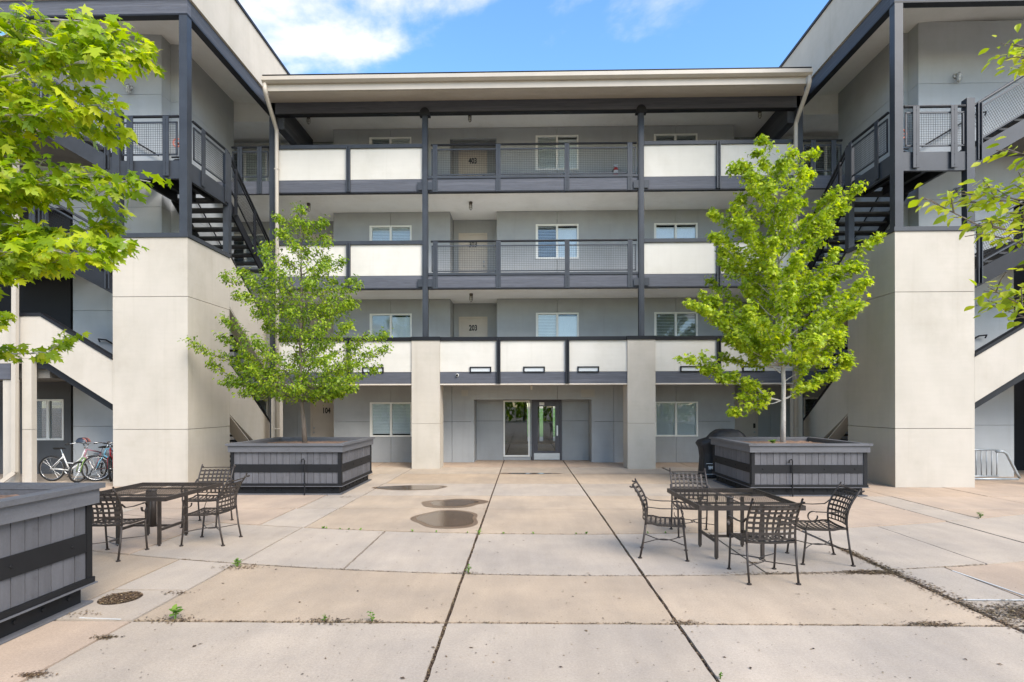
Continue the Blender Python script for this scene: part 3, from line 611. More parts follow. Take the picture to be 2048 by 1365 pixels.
# ------------------------------------------------------------------ stair towers (mirrored)
LZ = [1.95, 4.87, 7.70]
def stair_side(s):
    X = lambda r: XC + s * r
    side = 'left' if s < 0 else 'right'
    t = thing('stair_tower', 'cream stucco stair tower with steel flights at the %s of the courtyard' % side, 'stair tower', (X(9.15), 14.2, 0))
    def BX(r0, r1, y0, y1, z0, z1): return B(X(r0), X(r1), y0, y1, z0, z1)
    YF, YB = 13.2, 15.1
    # stucco shaft in three lifts with recessed joints
    BX(8.29, 10.01, YF + 0.04, YB - 0.04, 0, 5.7).build('shaft_core', 'joint', t)
    zs = [0.0, 1.355, 4.50, 5.90]
    for k in range(3):
        m = MB(); a, b = zs[k] + (0.006 if k else 0), zs[k + 1] - 0.006
        m.box(X(8.25), X(10.05), YF, YF + 0.15, a, b); m.box(X(8.25), X(8.40), YF + 0.15, YB, a, b); m.box(X(9.90), X(10.05), YF + 0.15, YB, a, b)
        m.build('stucco_panel', 'cream', t)
    m = MB(); m.box(X(8.22), X(10.08), YF - 0.03, YF + 0.18, 5.90, 6.0); m.box(X(8.22), X(8.43), YF + 0.18, YB, 5.90, 6.0); m.build('shaft_cap', 'steel', t)
    # landings
    for k, z in enumerate(LZ):
        if k == 2:
            pl = BX(8.35, 9.98, YF + 0.12, YB, z - 0.07, z).build('landing', 'steeldark', t)
            m = MB()
            for r in (8.7, 9.2, 9.7): m.box(X(r) - 0.04, X(r) + 0.04, YF + 0.12, YB, z - 0.28, z - 0.075)
            m.build('landing_joist', 'steeldark', pl)
            q = MB(); 
            for r in (8.85, 9.4): q.box(X(r), X(r + 0.16), YF + 0.3, YB - 0.4, z - 0.085, z - 0.073)
            q.build('grating_gap', 'galv', pl)
    z = LZ[2]
    m = MB(); m.box(X(8.30), X(10.02), YF + 0.02, YF + 0.10, z - 0.40, z + 0.03); m.box(X(8.27), X(8.345), YF + 0.2, YB, z - 0.40, z + 0.03); m.build('landing_channel', 'steel', t)
    # posts
    BX(8.25, 8.44, YF - 0.01, YF + 0.18, 6.0, 11.2).build('corner_post', 'steel', t)
    BX(9.88, 10.06, YF - 0.01, YF + 0.16, 6.0, 8.95).build('post', 'steel', t)
    BX(8.25, 8.40, YB - 0.05, YB + 0.12, 5.92, 8.72).build('post', 'steel', t)
    # landing guards
    if s < 0: rail_panel(t, (X(9.83), YF + 0.02), (X(8.50), YF + 0.02), z, [0.22, 1.08], 1.07, 0.17, 0.93, 0.03, 0.35)
    else: rail_panel(t, (X(8.50), YF + 0.02), (X(9.83), YF + 0.02), z, [0.22, 1.08], 1.07, 0.17, 0.93, 0.03, 0.35)
    rail_panel(t, (X(8.28), YF + 0.3), (X(8.28), YB - 0.1), z, [0.35, 1.45], 1.07, 0.17, 0.93, 0.02, 0.35, nrm=(-s, 0, 0))
    # standpipe with valve wheel
    m = MB().tube([(X(9.70), 15.38, 0), (X(9.70), 15.38, 9.6)], 0.07, 10); sp = m.build('standpipe', 'steeldark', t, True)
    MB().torus((X(9.70), 15.14, 9.05), 0.11, 0.022, 'y', 18, 6).build('valve_wheel', 'valve', sp, True)
    q = MB().tube([(X(9.70), 15.34, 9.05), (X(9.70), 15.13, 9.05)], 0.03, 8); q.bar((X(9.70) - 0.1, 15.14, 9.05), (X(9.70) + 0.1, 15.14, 9.05), 0.015, 0.015); q.bar((X(9.70), 15.14, 8.95), (X(9.70), 15.14, 9.15), 0.015, 0.015); q.build('valve_stem', 'valve', sp)
    # long flights from the walkway side up to the landings
    run, rise, n = 0.28, 1.95 / 11, 11
    for k in range(3):
        z0 = F[k]; z1 = LZ[k]; ytop = YB; ybot = YB + run * (n - 1)
        rs = (z1 - z0) / n
        for i in range(n - 1):
            y1 = ybot - run * i; zz = z0 + rs * (i + 1)
            tr = BX(8.42, 9.80, y1 - run - 0.02, y1, zz - 0.05, zz).build('tread', 'tread', t)
        sl_ = (z1 - z0) / (ytop - ybot)
        def zl(y): return z0 + (ybot - y) / (ybot - ytop) * (z1 - z0)
        for ra, rb in (((8.36, 8.41), (9.80, 9.84))):
            MB().prism([(ytop, zl(ytop) + 0.06), (ybot + 0.2, zl(ybot + 0.2) + 0.06), (ybot + 0.2, zl(ybot + 0.2) - 0.22), (ytop, zl(ytop) - 0.26)], 'x', X(ra), X(rb)).build('stringer', 'steeldark', t)
        if k < 2:
            top0 = 1.10
            MB().prism([(ytop + 0.004, zl(ytop) + top0), (ybot + 0.05, zl(ybot + 0.05) + top0), (ybot + 0.05, max(0 if k == 0 else -1, zl(ybot + 0.05) - 0.26)), (ytop + 0.004 if k else ytop + 0.004, zl(ytop) - 0.28)], 'x', X(8.25), X(8.355)).build('stucco_parapet', 'cream', t)
            MB().prism([(ytop + 0.004, zl(ytop) + top0 + 0.002), (ybot + 0.08, zl(ybot + 0.08) + top0 + 0.002), (ybot + 0.08, zl(ybot + 0.08) + top0 + 0.07), (ytop + 0.004, zl(ytop) + top0 + 0.07)], 'x', X(8.23), X(8.375)).build('parapet_cap', 'black', t)
            # soffit lining of the flight
            MB().prism([(ytop + 0.004, zl(ytop) - 0.285), (ybot, zl(ybot) - 0.285), (ybot, zl(ybot) - 0.31), (ytop + 0.004, zl(ytop) - 0.31)], 'x', X(8.26), X(8.62)).build('flight_soffit', 'soffit', t)
        else:
            U = Vector((0, ybot - ytop, z0 - z1)); L = U.length; U.normalize(); V = Vector((0, -U.z, U.y))
            xo = X(8.30)
            hr = MB().tube([(xo, ytop + 0.05, zl(ytop + 0.05) + 1.10), (xo, ybot, zl(ybot) + 1.10)], 0.034, 8).build('handrail', 'steeldark', t)
            m = MB()
            for o_ in (0.22, 0.96): m.bar((xo, ytop + 0.08, zl(ytop + 0.08) + o_), (xo, ybot, zl(ybot) + o_), 0.03, 0.035)
            fr = m.build('mesh_frame', 'steeldark', t)
            g_ = MB(); mesh_grid(g_, (xo, ytop + 0.08, zl(ytop + 0.08) + 0.22), U, V, L - 0.1, 0.62); g_.build('wire_mesh', 'wire', fr, kind='stuff')
            for yy in (ytop + 0.45, ytop + 1.55, ybot - 0.1):
                B(xo - 0.03, xo + 0.03, yy - 0.04, yy + 0.04, zl(yy) - 0.2, zl(yy) + 1.09).build('rail_post', 'steeldark', t)
    # short flights towards the wing
    rx0, rx1 = 10.05, 11.80
    for k in range(3):
        z0, z1 = LZ[k], F[k + 1] + 0.06
        n2 = 5
        for i in range(n2):
            r0 = rx0 + (rx1 - rx0) * i / n2; zz = z0 + (z1 - z0) * (i + 1) / n2
            BX(r0, r0 + 0.36, YF + 0.17, YB - 0.1, zz - 0.05, zz).build('tread', 'tread', t)
        def zl2(r): return z0 + (r - rx0) / (rx1 - rx0) * (z1 - z0) if r < rx1 else z1
        def PR(pts, y0, y1, name, mat): return MB().prism([(X(p[0]), p[1]) for p in pts], 'y', y0, y1).build(name, mat, t)
        if k == 0:
            e = 12.35
            PR([(rx0 + .004, zl2(rx0) + 1.05), (rx1, z1 + 1.12), (e, z1 + 1.12), (e, z1 + 0.12), (rx1, z1 + 0.12), (rx0 + .004, zl2(rx0) + 0.0)], YF + 0.002, YF + 0.14, 'stucco_parapet', 'cream')
            PR([(rx0 + .004, zl2(rx0) + 1.052), (rx1, z1 + 1.122), (e, z1 + 1.122), (e, z1 + 1.20), (rx1, z1 + 1.20), (rx0 + .004, zl2(rx0) + 1.13)], YF - 0.02, YF + 0.17, 'parapet_cap', 'black')
            PR([(rx0 + .004, zl2(rx0) + 0.0), (rx1, z1 + 0.12), (12.0, z1 + 0.12), (12.0, z1 - 0.12), (rx1, z1 - 0.12), (rx0 + .004, zl2(rx0) - 0.22)], YF + 0.145, YF + 0.25, 'stringer', 'steeldark')
            BX(12.02, 12.25, YF + 0.004, YF + 0.15, 0, 1.355 - 0.005).build('end_pillar', 'cream', t); BX(12.02, 12.25, YF + 0.004, YF + 0.15, 1.36, z1 + 0.115).build('end_pillar', 'cream', t)
        else:
            PR([(rx0 + .012, zl2(rx0) + 0.10), (rx1, z1 + 0.06), (rx1, z1 - 0.34), (rx0 + .012, zl2(rx0) - 0.30)], YF + 0.03, YF + 0.11, 'stringer', 'steel' if k == 2 else 'steeldark')
            L = math.hypot(rx1 - rx0 - 0.1, z1 - z0); U = Vector((s * (rx1 - rx0), 0, z1 - z0)).normalized(); V = Vector((-U.z, 0, U.x)) if s > 0 else Vector((U.z, 0, -U.x))
            if V.z < 0: V = -V
            MB().tube([(X(rx0 + 0.05), YF + 0.07, zl2(rx0) + 1.10), (X(rx1), YF + 0.07, z1 + 1.09)], 0.034, 8).build('handrail', 'steel', t)
            m = MB()
            for o_ in (0.22, 0.95): m.bar((X(rx0 + 0.1), YF + 0.07, zl2(rx0 + 0.1) + o_), (X(rx1), YF + 0.07, z1 + o_), 0.03, 0.035)
            fr = m.build('mesh_frame', 'steel', t)
            g_ = MB(); mesh_grid(g_, (X(rx0 + 0.25), YF + 0.07, zl2(rx0 + 0.25) + 0.2), U, V, L - 0.1, 0.62); g_.build('wire_mesh', 'wire', fr, kind='stuff')
            for r in (rx0 + 0.14, rx1 - 0.1):
                q = MB()
                for d_ in (-0.04, 0.04): q.box(X(r) + d_ - 0.011, X(r) + d_ + 0.011, YF - 0.01, YF + 0.06, zl2(r) - 0.25, zl2(r) + 1.06)
                q.box(X(r) - 0.028, X(r) + 0.028, YF + 0.03, YF + 0.05, zl2(r) - 0.24, zl2(r) + 1.05)
                q.build('rail_post', 'steel', t)
            BX(rx1, 14.0, YF + 0.03, YF + 0.11, z1 - 0.4, z1 + 0.05).build('deck_channel', 'steel', t)
            if s < 0: rail_panel(t, (X(14.0), YF + 0.05), (X(rx1 + 0.05), YF + 0.05), z1, [0.3, 1.3, 2.0], 1.07, 0.17, 0.93)
            else: rail_panel(t, (X(rx1 + 0.05), YF + 0.05), (X(14.0), YF + 0.05), z1, [0.15, 0.9, 2.0], 1.07, 0.17, 0.93)
        # wall handrail along the core wall
        yw = 15.02
        MB().tube([(X(10.1), yw - 0.05, zl2(10.1) + 0.9), (X(11.55), yw - 0.05, zl2(11.55) + 0.9), (X(11.75), yw - 0.05, zl2(11.55) + 0.92), (X(11.75), yw, zl2(11.55) + 0.85)], 0.022, 6).build('wall_handrail', 'steeldark', t)
        BX(rx1, 14.6, YF + 0.27, YB + 0.45, z1 - 0.34, z1 - 0.02).build('wing_deck', 'joint', t)
    if s > 0 or s < 0:
        MB().tube([(X(9.7), 14.9, 8.55), (X(9.30), 14.9, 8.55), (X(9.28), 14.9, 8.48), (X(9.6), 14.9, 8.48), (X(9.9), 14.9, 8.3)], 0.022, 6).build('wall_handrail', 'steeldark', t)
        MB().tube([(X(9.80), 15.4, 8.45), (X(9.80), 17.9, 6.70)], 0.022, 6).build('wall_handrail', 'steeldark', t)
    # core walls of the wing behind the stair: panels with joints at the storey thirds
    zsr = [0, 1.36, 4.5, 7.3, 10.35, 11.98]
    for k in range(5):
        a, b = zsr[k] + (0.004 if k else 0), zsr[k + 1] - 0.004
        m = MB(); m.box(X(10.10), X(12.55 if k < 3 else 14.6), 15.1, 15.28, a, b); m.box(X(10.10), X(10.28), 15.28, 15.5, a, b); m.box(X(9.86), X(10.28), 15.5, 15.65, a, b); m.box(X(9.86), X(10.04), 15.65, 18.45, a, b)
        m.build('core_wall_panel', 'greylit', t)
    m = MB(); m.box(X(10.2), X(12.45), 15.2, 18.4, 0, 11.98); m.box(X(9.90), X(10.2), 15.6, 18.4, 0, 11.98); m.build('core', 'joint', t)
    # posts and dark rear walls in the passage behind
    # roof over the stair
    m = MB(); m.box(X(8.25), X(14.6), YF, YF + 0.16, 11.2, 11.56); rb = m.build('roof_beam', 'beamx', t)
    BX(8.24, 14.6, YF - 0.012, YF + 0.17, 11.155, 11.195).build('beam_flange', 'steeldark', rb)
    m = MB(); m.box(X(8.25), X(8.41), YF + 0.165, YR + 1.2, 11.2, 11.56); sb = m.build('roof_beam', 'beamy', t)
    BX(8.24, 8.42, YF + 0.165, YR + 1.2, 11.155, 11.195).build('beam_flange', 'steeldark', sb)
    m = MB(); m.box(X(8.19), X(14.6), YF - 0.06, YF + 0.10, 11.565, 13.0); m.box(X(8.19), X(8.35), YF + 0.10, 19.5, 11.565, 13.0); m.build('roof_fascia', 'cream', t)
    m = MB(); m.box(X(8.15), X(14.6), YF - 0.10, YF + 0.14, 13.0, 13.08); m.box(X(8.15), X(8.39), YF + 0.14, 19.5, 13.0, 13.08); m.build('roof_flashing', 'steeldark', t)
    MB().prism([(X(8.3), 11.85), (X(10.5), 11.98), (X(14.6), 12.25), (X(14.6), 12.9), (X(8.3), 12.9)], 'y', YF + 0.11, 18.5).build('stair_ceiling', 'ceiling', t)
    MB().prism([(X(8.3), 11.3), (X(14.6), 11.3), (X(14.6), 12.9), (X(8.3), 12.9)], 'y', 18.5, 21).build('stair_ceiling', 'ceiling', t)
    return t
twl = stair_side(-1); twr = stair_side(1)

# left wing: eave, downspout and the shaded ground floor wall with its window
lw = thing('wing_building', 'lower left wing with cream eave and gutter behind the maple leaves', 'building', (-13.5, 12, 0))
MB().prism([(-13.6, 8.95), (-11.38, 8.47), (-11.38, 8.62), (-13.6, 9.3)], 'y', 6.0, 13.0).build('eave', 'soffit', lw)
B(-11.376, -11.30, 6.0, 13.05, 8.45, 8.72).build('fascia', 'gutter', lw)
MB().prism([(-11.29, 8.62), (-11.22, 8.62), (-11.14, 8.68), (-11.14, 8.80), (-11.29, 8.83)], 'y', 6.0, 13.1).build('gutter', 'gutter', lw)
m = MB()
for p, q in (((-11.22, 12.95, 8.62), (-11.22, 12.95, 8.42)), ((-11.22, 12.95, 8.42), (-11.95, 13.05, 8.25)), ((-11.95, 13.05, 8.25), (-12.02, 13.08, 0.35)), ((-12.02, 13.08, 0.35), (-12.30, 12.95, 0.08))): m.bar(p, q, 0.105, 0.09)
m.build('downspout', 'gutter', lw)
B(-16, -12.06, 13.2, 13.34, 2.93, 3.98).build('parapet_panel', 'cream', lw); B(-16, -12.06, 13.17, 13.36, 3.985, 4.07).build('parapet_cap', 'black', lw)
B(-16, -12.2, 13.17, 13.3, 2.55, 2.92).build('timber_beam', 'beamx', lw)
B(-12.42, -12.14, 13.21, 13.36, 0, 2.54).build('pillar', 'cream', lw)
for fl in range(4):
    hl = [(-13.86, -12.92, 0.95, 2.1)] if fl == 0 else []
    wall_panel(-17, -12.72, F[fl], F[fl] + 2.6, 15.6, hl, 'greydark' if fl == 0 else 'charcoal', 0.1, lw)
    if fl == 0: window(-13.86, -12.92, 0.95, 2.1, 15.6, ('dim', 'dim'), lw)
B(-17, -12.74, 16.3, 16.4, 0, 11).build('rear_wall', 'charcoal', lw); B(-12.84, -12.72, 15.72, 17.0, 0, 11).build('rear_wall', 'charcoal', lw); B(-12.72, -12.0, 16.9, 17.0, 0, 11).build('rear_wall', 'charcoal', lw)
B(-15.7, -15.55, 13.4, 15.59, 0, 11.5).build('light_block_wall', 'grey', lw)  # unseen side wall, added to shut side light out of the left passage
rw = thing('wing_building', 'shaded right wing wall at the far right edge behind the stair', 'building', (14.5, 17, 0))
B(12.87, 16.0, 16.6, 16.7, 0, 11.5).build('rear_wall', 'charcoal', rw); B(15.3, 15.45, 13.4, 16.55, 0, 11.5).build('light_block_wall', 'grey', rw)  # the side wall is unseen, added to keep light out of the passage
B(13.4, 13.55, 15.9, 16.05, 0, 11.0).build('passage_post', 'steel', rw)

# ------------------------------------------------------------------ lamps and small fittings
def ceiling_lamp(x, y, zc, label):
    t = thing('ceiling_lamp', label, 'lamp', (x, y, zc), 'caged walkway ceiling lamps')
    MB().lathe([(0, 0), (0.055, 0), (0.06, -0.03), (0.05, -0.09), (0.045, -0.10), (0, -0.10)], 12, (x, y, zc)).build('lamp_base', 'lampmetal', t, True)
    MB().lathe([(0.04, -0.10), (0.045, -0.13), (0.045, -0.20), (0.03, -0.235), (0, -0.245)], 12, (x, y, zc)).build('globe', 'lampglass', t, True)
    m = MB()
    for k in range(4):
        a = k * math.pi / 2 + 0.4; c, s_ = math.cos(a) * 0.052, math.sin(a) * 0.052
        m.tube([(x + c, y + s_, zc - 0.09), (x + c, y + s_, zc - 0.20), (x + c * 0.5, y + s_ * 0.5, zc - 0.25), (x, y, zc - 0.258)], 0.006, 5)
    for zz in (-0.14, -0.19): m.torus((x, y, zc + zz), 0.053, 0.006, 'z', 14, 5)
    m.build('cage', 'lampmetal', t)
for x, zc, lb in ((-6.86, 11.15, 'caged lamp under the roof nearest the left downspout'), (-1.70, 11.15, 'caged lamp under the roof over the middle railing'), (7.42, 11.15, 'caged lamp under the roof nearest the right downspout'),
                  (-6.86, CEIL[2], 'caged lamp on the third floor ceiling straight above the left tree top'), (-1.68, CEIL[2], 'caged ceiling lamp one floor below the top, over the middle railing'), (-1.67, CEIL[1], 'lowest caged lamp on the middle walkway ceilings')):
    ceiling_lamp(x, 17.9, zc, lb)
t = thing('ceiling_lamp', 'small cream lamp hanging in front of the glass entrance doors', 'lamp', (0.23, 17.5, 2.56))
MB().lathe([(0, 0), (0.05, 0), (0.045, -0.03), (0.0, -0.032)], 12, (0.23, 17.5, 2.56)).build('lamp_base', 'gutter', t, True)
MB().lathe([(0.03, -0.03), (0.034, -0.10), (0.03, -0.17), (0, -0.18)], 12, (0.23, 17.5, 2.56)).build('globe', 'gutter', t, True)
def wall_lamp(x, z, s, label):
    y = 15.1
    t = thing('wall_lamp', label, 'lamp', (x, y, z), 'caged wall lamps on the stair walls')
    MB().lathe([(0, 0), (0.07, 0), (0.07, -0.03), (0.03, -0.05), (0, -0.05)], 12, (x, y, z + 0.08), 'y').build('back_plate', 'lampgrey', t, True)
    MB().tube([(x, y - 0.04, z + 0.08), (x, y - 0.12, z + 0.08), (x, y - 0.13, z + 0.02)], [0.03, 0.05, 0.055], 10).build('lamp_body', 'lampgrey', t, True)
    MB().lathe([(0.05, 0.02), (0.05, -0.08), (0.03, -0.12), (0, -0.125)], 12, (x, y - 0.13, z)).build('globe', 'lampglass', t, True)
    m = MB()
    for k in range(4):
        a = k * math.pi / 2 + 0.5; c, s_ = math.cos(a) * 0.06, math.sin(a) * 0.06
        m.tube([(x + c, y - 0.13 + s_, z + 0.03), (x + c, y - 0.13 + s_, z - 0.09), (x, y - 0.13, z - 0.14)], 0.007, 5)
    m.torus((x, y - 0.13, z - 0.05), 0.06, 0.007, 'z', 14, 5); m.build('cage', 'lampgrey', t)
wall_lamp(-10.64, 10.45, -1, 'grey caged wall lamp on the left stair wall under the roof')
wall_lamp(11.36, 10.45, 1, 'grey caged wall lamp on the right stair wall under the roof')
wall_lamp(11.36, 7.45, 1, 'grey caged wall lamp behind the right stair landing post')
t = thing('security_camera', 'small white dome camera fixed to the entrance beam', 'camera', (-2.01, 16.96, 2.81))
MB().lathe([(0, -0.03), (0.045, -0.03), (0.05, 0.0)], 12, (-2.01, 16.97, 2.81), 'y').build('mount', 'frame', t, True)
MB().lathe([(0, -0.085), (0.02, -0.08), (0.036, -0.055), (0.04, -0.03)], 12, (-2.01, 16.97, 2.81), 'y').build('lens_dome', 'ink', t, True)
t = thing('fire_extinguisher', 'red fire extinguisher hung on the top floor wall behind the railing', 'extinguisher', (3.04, 18.68, 9.40))
MB().lathe([(0, -0.14), (0.07, -0.13), (0.075, -0.10), (0.075, 0.16), (0.06, 0.22), (0.02, 0.25), (0, 0.25)], 14, (3.04, 18.68, 9.50)).build('cylinder', 'red', t, True)
MB().lathe([(0.0765, 0.02), (0.0765, 0.12)], 14, (3.04, 18.68, 9.50)).build('instruction_label', 'white', t)
m = MB(); m.bar((3.04, 18.68, 9.74), (3.04, 18.68, 9.80), 0.03, 0.03); m.bar((2.97, 18.68, 9.80), (3.12, 18.68, 9.82), 0.03, 0.02); m.bar((3.0, 18.68, 9.77), (3.12, 18.68, 9.76), 0.02, 0.015); m.build('valve_lever', 'alu', t)
MB().tube([(2.99, 18.68, 9.68), (2.93, 18.67, 9.62), (2.945, 18.66, 9.45), (2.955, 18.66, 9.38)], 0.013, 6).build('hose', 'ink', t)

# ------------------------------------------------------------------ planters
def planter(cx, cy, label, zs=1.0, pipe=0.25, sz=2.36):
    t = thing('tree_planter', label, 'planter', (cx, cy, 0), 'wooden tree planters in the courtyard')
    h = sz / 2; Z = lambda z: z * zs
    ang = [0, math.pi / 2, math.pi, -math.pi / 2]
    def rot(m, a):
        c, s_ = round(math.cos(a)), round(math.sin(a))
        m.v = [(cx + c * x - s_ * y, cy + s_ * x + c * y, z) for x, y, z in m.v]; return m
    MB().box(cx - h + 0.05, cx + h - 0.05, cy - h + 0.05, cy + h - 0.05, Z(0.2), Z(0.90)).build('liner', 'ink', t)
    for a in ang:
        n = 17; wd = (sz - 0.10) / n
        for i in range(n):
            x0 = -h + 0.05 + wd * i; j = random.uniform(-0.003, 0.003)
            rot(B(x0 + 0.004, x0 + wd - 0.004, -h + j, -h + 0.03, Z(0.245), Z(0.925)), a).build('plank', 'plank', t)
        bd = rot(B(-h + 0.06, h - 0.06, -h - 0.016, -h - 0.004, Z(0.485), Z(0.655)), a).build('steel_band', 'band', t)
        q = MB()
        for x in (-0.95, -0.32, 0.32, 0.95): q.lathe([(0, -0.012), (0.014, -0.010), (0.016, 0)], 6, (x, -h - 0.016, Z(0.57)), 'y')
        rot(q, a).build('bolt', 'band', bd, kind='stuff')
        rot(B(-h - 0.008, -h + 0.058, -h - 0.020, -h - 0.002, Z(0.245), Z(0.915)), a).build('corner_strip', 'band', t)
        rot(B(h - 0.058, h + 0.008, -h - 0.020, -h - 0.002, Z(0.245), Z(0.915)), a).build('corner_strip', 'band', t)
        def ring(o_, i_, z0_, z1_): return rot(MB().prism([(-h - o_, -h - o_), (h + o_, -h - o_), (h + i_, -h - i_), (-h - i_, -h - i_)], 'z', z0_, z1_), a)
        br = ring(0.030, -0.02, Z(0.195), Z(0.243)).build('bottom_rail', 'band', t)
        ring(0.045, -0.01, Z(0.180), Z(0.192)).build('drip_flange', 'rim', br)
        bs = ring(-0.05, -0.08, 0.024, Z(0.178)).build('steel_base', 'band', t)
        q = MB()
        for k in range(8): q.lathe([(0, -0.014), (0.02, -0.012), (0.024, 0)], 6, (-0.98 + k * 0.28, -h + 0.05, Z(0.105)), 'y')
        rot(q, a).build('bolt', 'band', bs, kind='stuff')
        ring(0.02, -0.10, 0.003, 0.022).build('base_flange', 'rim', bs)
        ring(0.055, 0.015, Z(0.918), Z(1.052)).build('rim_apron', 'rim', t)
        d_ = 0.09
        rot(MB().prism([(-h - d_, -h - d_), (h + d_, -h - d_), (h - 0.06, -h + 0.06), (-h + 0.06, -h + 0.06)], 'z', Z(1.055), Z(1.10)), a).build('rim_cap', 'rim', t)
        rot(B(-h + 0.06, h - 0.06, -h + 0.035, -h + 0.058, Z(0.90), Z(1.05)), a).build('inner_board', 'plank', t)
    # mulch bed
    n = 22; vs = []; fs = []
    for j in range(n + 1):
        for i in range(n + 1):
            x = cx + (-1 + 2 * i / n) * (h - 0.06); y = cy + (-1 + 2 * j / n) * (h - 0.06)
            r = math.hypot(x - cx, y - cy); vs.append((x, y, Z(1.0) + 0.05 * max(0, 1 - r) + random.uniform(-0.014, 0.014)))
    for j in range(n):
        for i in range(n): fs.append((j * (n + 1) + i, j * (n + 1) + i + 1, (j + 1) * (n + 1) + i + 1, (j + 1) * (n + 1) + i))
    MB().add(vs, fs).build('mulch_bed', 'soil', t)
    if pipe is not None:
        px, py = cx + pipe, cy - h - 0.05
        MB().tube([(px - 0.05, py, 0.70), (px - 0.045, py - 0.005, 0.76), (px, py - 0.005, 0.775), (px + 0.02, py, 0.74), (px + 0.02, py, 0.1), (px + 0.02, py - 0.01, 0.0)], 0.013, 6).build('irrigation_pipe', 'band', t)
    return t
PL, PR_, PN = (-5.10, 13.18), (5.93, 13.08), (-5.40, 4.22)
planter(*PL, 'grey plank planter with the left pear tree, before the left stair tower', 1.0, 0.40)
planter(*PR_, 'grey plank planter with the pale trunked maple, before the right stair tower', 1.0, -0.38)
planter(*PN, 'near grey plank planter cut off by the left edge of the picture', 1.055, None)

# ------------------------------------------------------------------ trees
def leaf_template(kind):
    if kind == 'maple':
        r = [(0, 0), (-0.06, 0.14), (-0.12, 0.36), (0.12, 0.24), (0.24, 0.38), (0.52, 0.60), (0.48, 0.34), (0.45, 0.16), (0.70, 0.25), (0.76, 0.12), (1.0, 0.0)]
        up = r[1:-1]; pts = [(0, 0, 0)] + [(x, y, -0.22 * abs(y) - 0.12 * x * x) for x, y in up] + [(1.0, 0, -0.15)] + [(x, -y, -0.22 * abs(y) - 0.12 * x * x) for x, y in reversed(up)]
        n = len(up); L = [0] + list(range(1, n + 2)); Rr = [0] + list(range(n + 1, 2 * n + 2))
        return np.array(pts), [tuple(L), tuple(Rr)]
    pts = [(0, 0, 0), (0.25, 0.24, 0.05), (0.55, 0.29, 0.03), (0.82, 0.15, -0.03), (1.0, 0, -0.12), (0.82, -0.15, -0.03), (0.55, -0.29, 0.03), (0.25, -0.24, 0.05)]
    return np.array(pts), [(0, 1, 2, 3, 4), (0, 4, 5, 6, 7)]
def build_leaves(name, P, D, N, S, kind, mat, parent):
    T, F_ = leaf_template(kind)
    D = D / np.linalg.norm(D, axis=1, keepdims=True)
    Sd = np.cross(N, D); Sd /= np.linalg.norm(Sd, axis=1, keepdims=True) + 1e-9
    Nn = np.cross(D, Sd)
    Cu = rng.uniform(-0.4, 2.6, len(P))[:, None, None]; Wd = rng.uniform(0.75, 1.12, len(P))[:, None, None]
    V = P[:, None, :] + S[:, None, None] * (T[None, :, 0:1] * D[:, None, :] + Wd * T[None, :, 1:2] * Sd[:, None, :] + Cu * T[None, :, 2:3] * Nn[:, None, :])
    nv = len(T); n = len(P)
    me = bpy.data.meshes.new(name)
    fa = np.array([i for f in F_ for i in f]); lens = [len(f) for f in F_]
    me.vertices.add(n * nv); me.vertices.foreach_set('co', V.reshape(-1).astype(np.float32))
    loops = (fa[None, :] + (np.arange(n) * nv)[:, None]).reshape(-1)
    me.loops.add(len(loops)); me.loops.foreach_set('vertex_index', loops.astype(np.int32))
    tot = np.tile(np.array(lens), n); st = np.concatenate([[0], np.cumsum(tot)[:-1]])
    me.polygons.add(len(tot)); me.polygons.foreach_set('loop_start', st.astype(np.int32)); me.polygons.foreach_set('loop_total', tot.astype(np.int32))
    me.update(calc_edges=True); me.materials.append(MT[mat])
    o = bpy.data.objects.new(name, me); COL.objects.link(o); o.parent = parent; return o
def curve(p0, p1, lift, n=7):
    p0 = Vector(p0); p1 = Vector(p1); c = (p0 + p1) / 2 + Vector((0, 0, lift))
    return [p0 * (1 - t) ** 2 + c * 2 * t * (1 - t) + p1 * t * t for t in [i / n for i in range(n + 1)]]
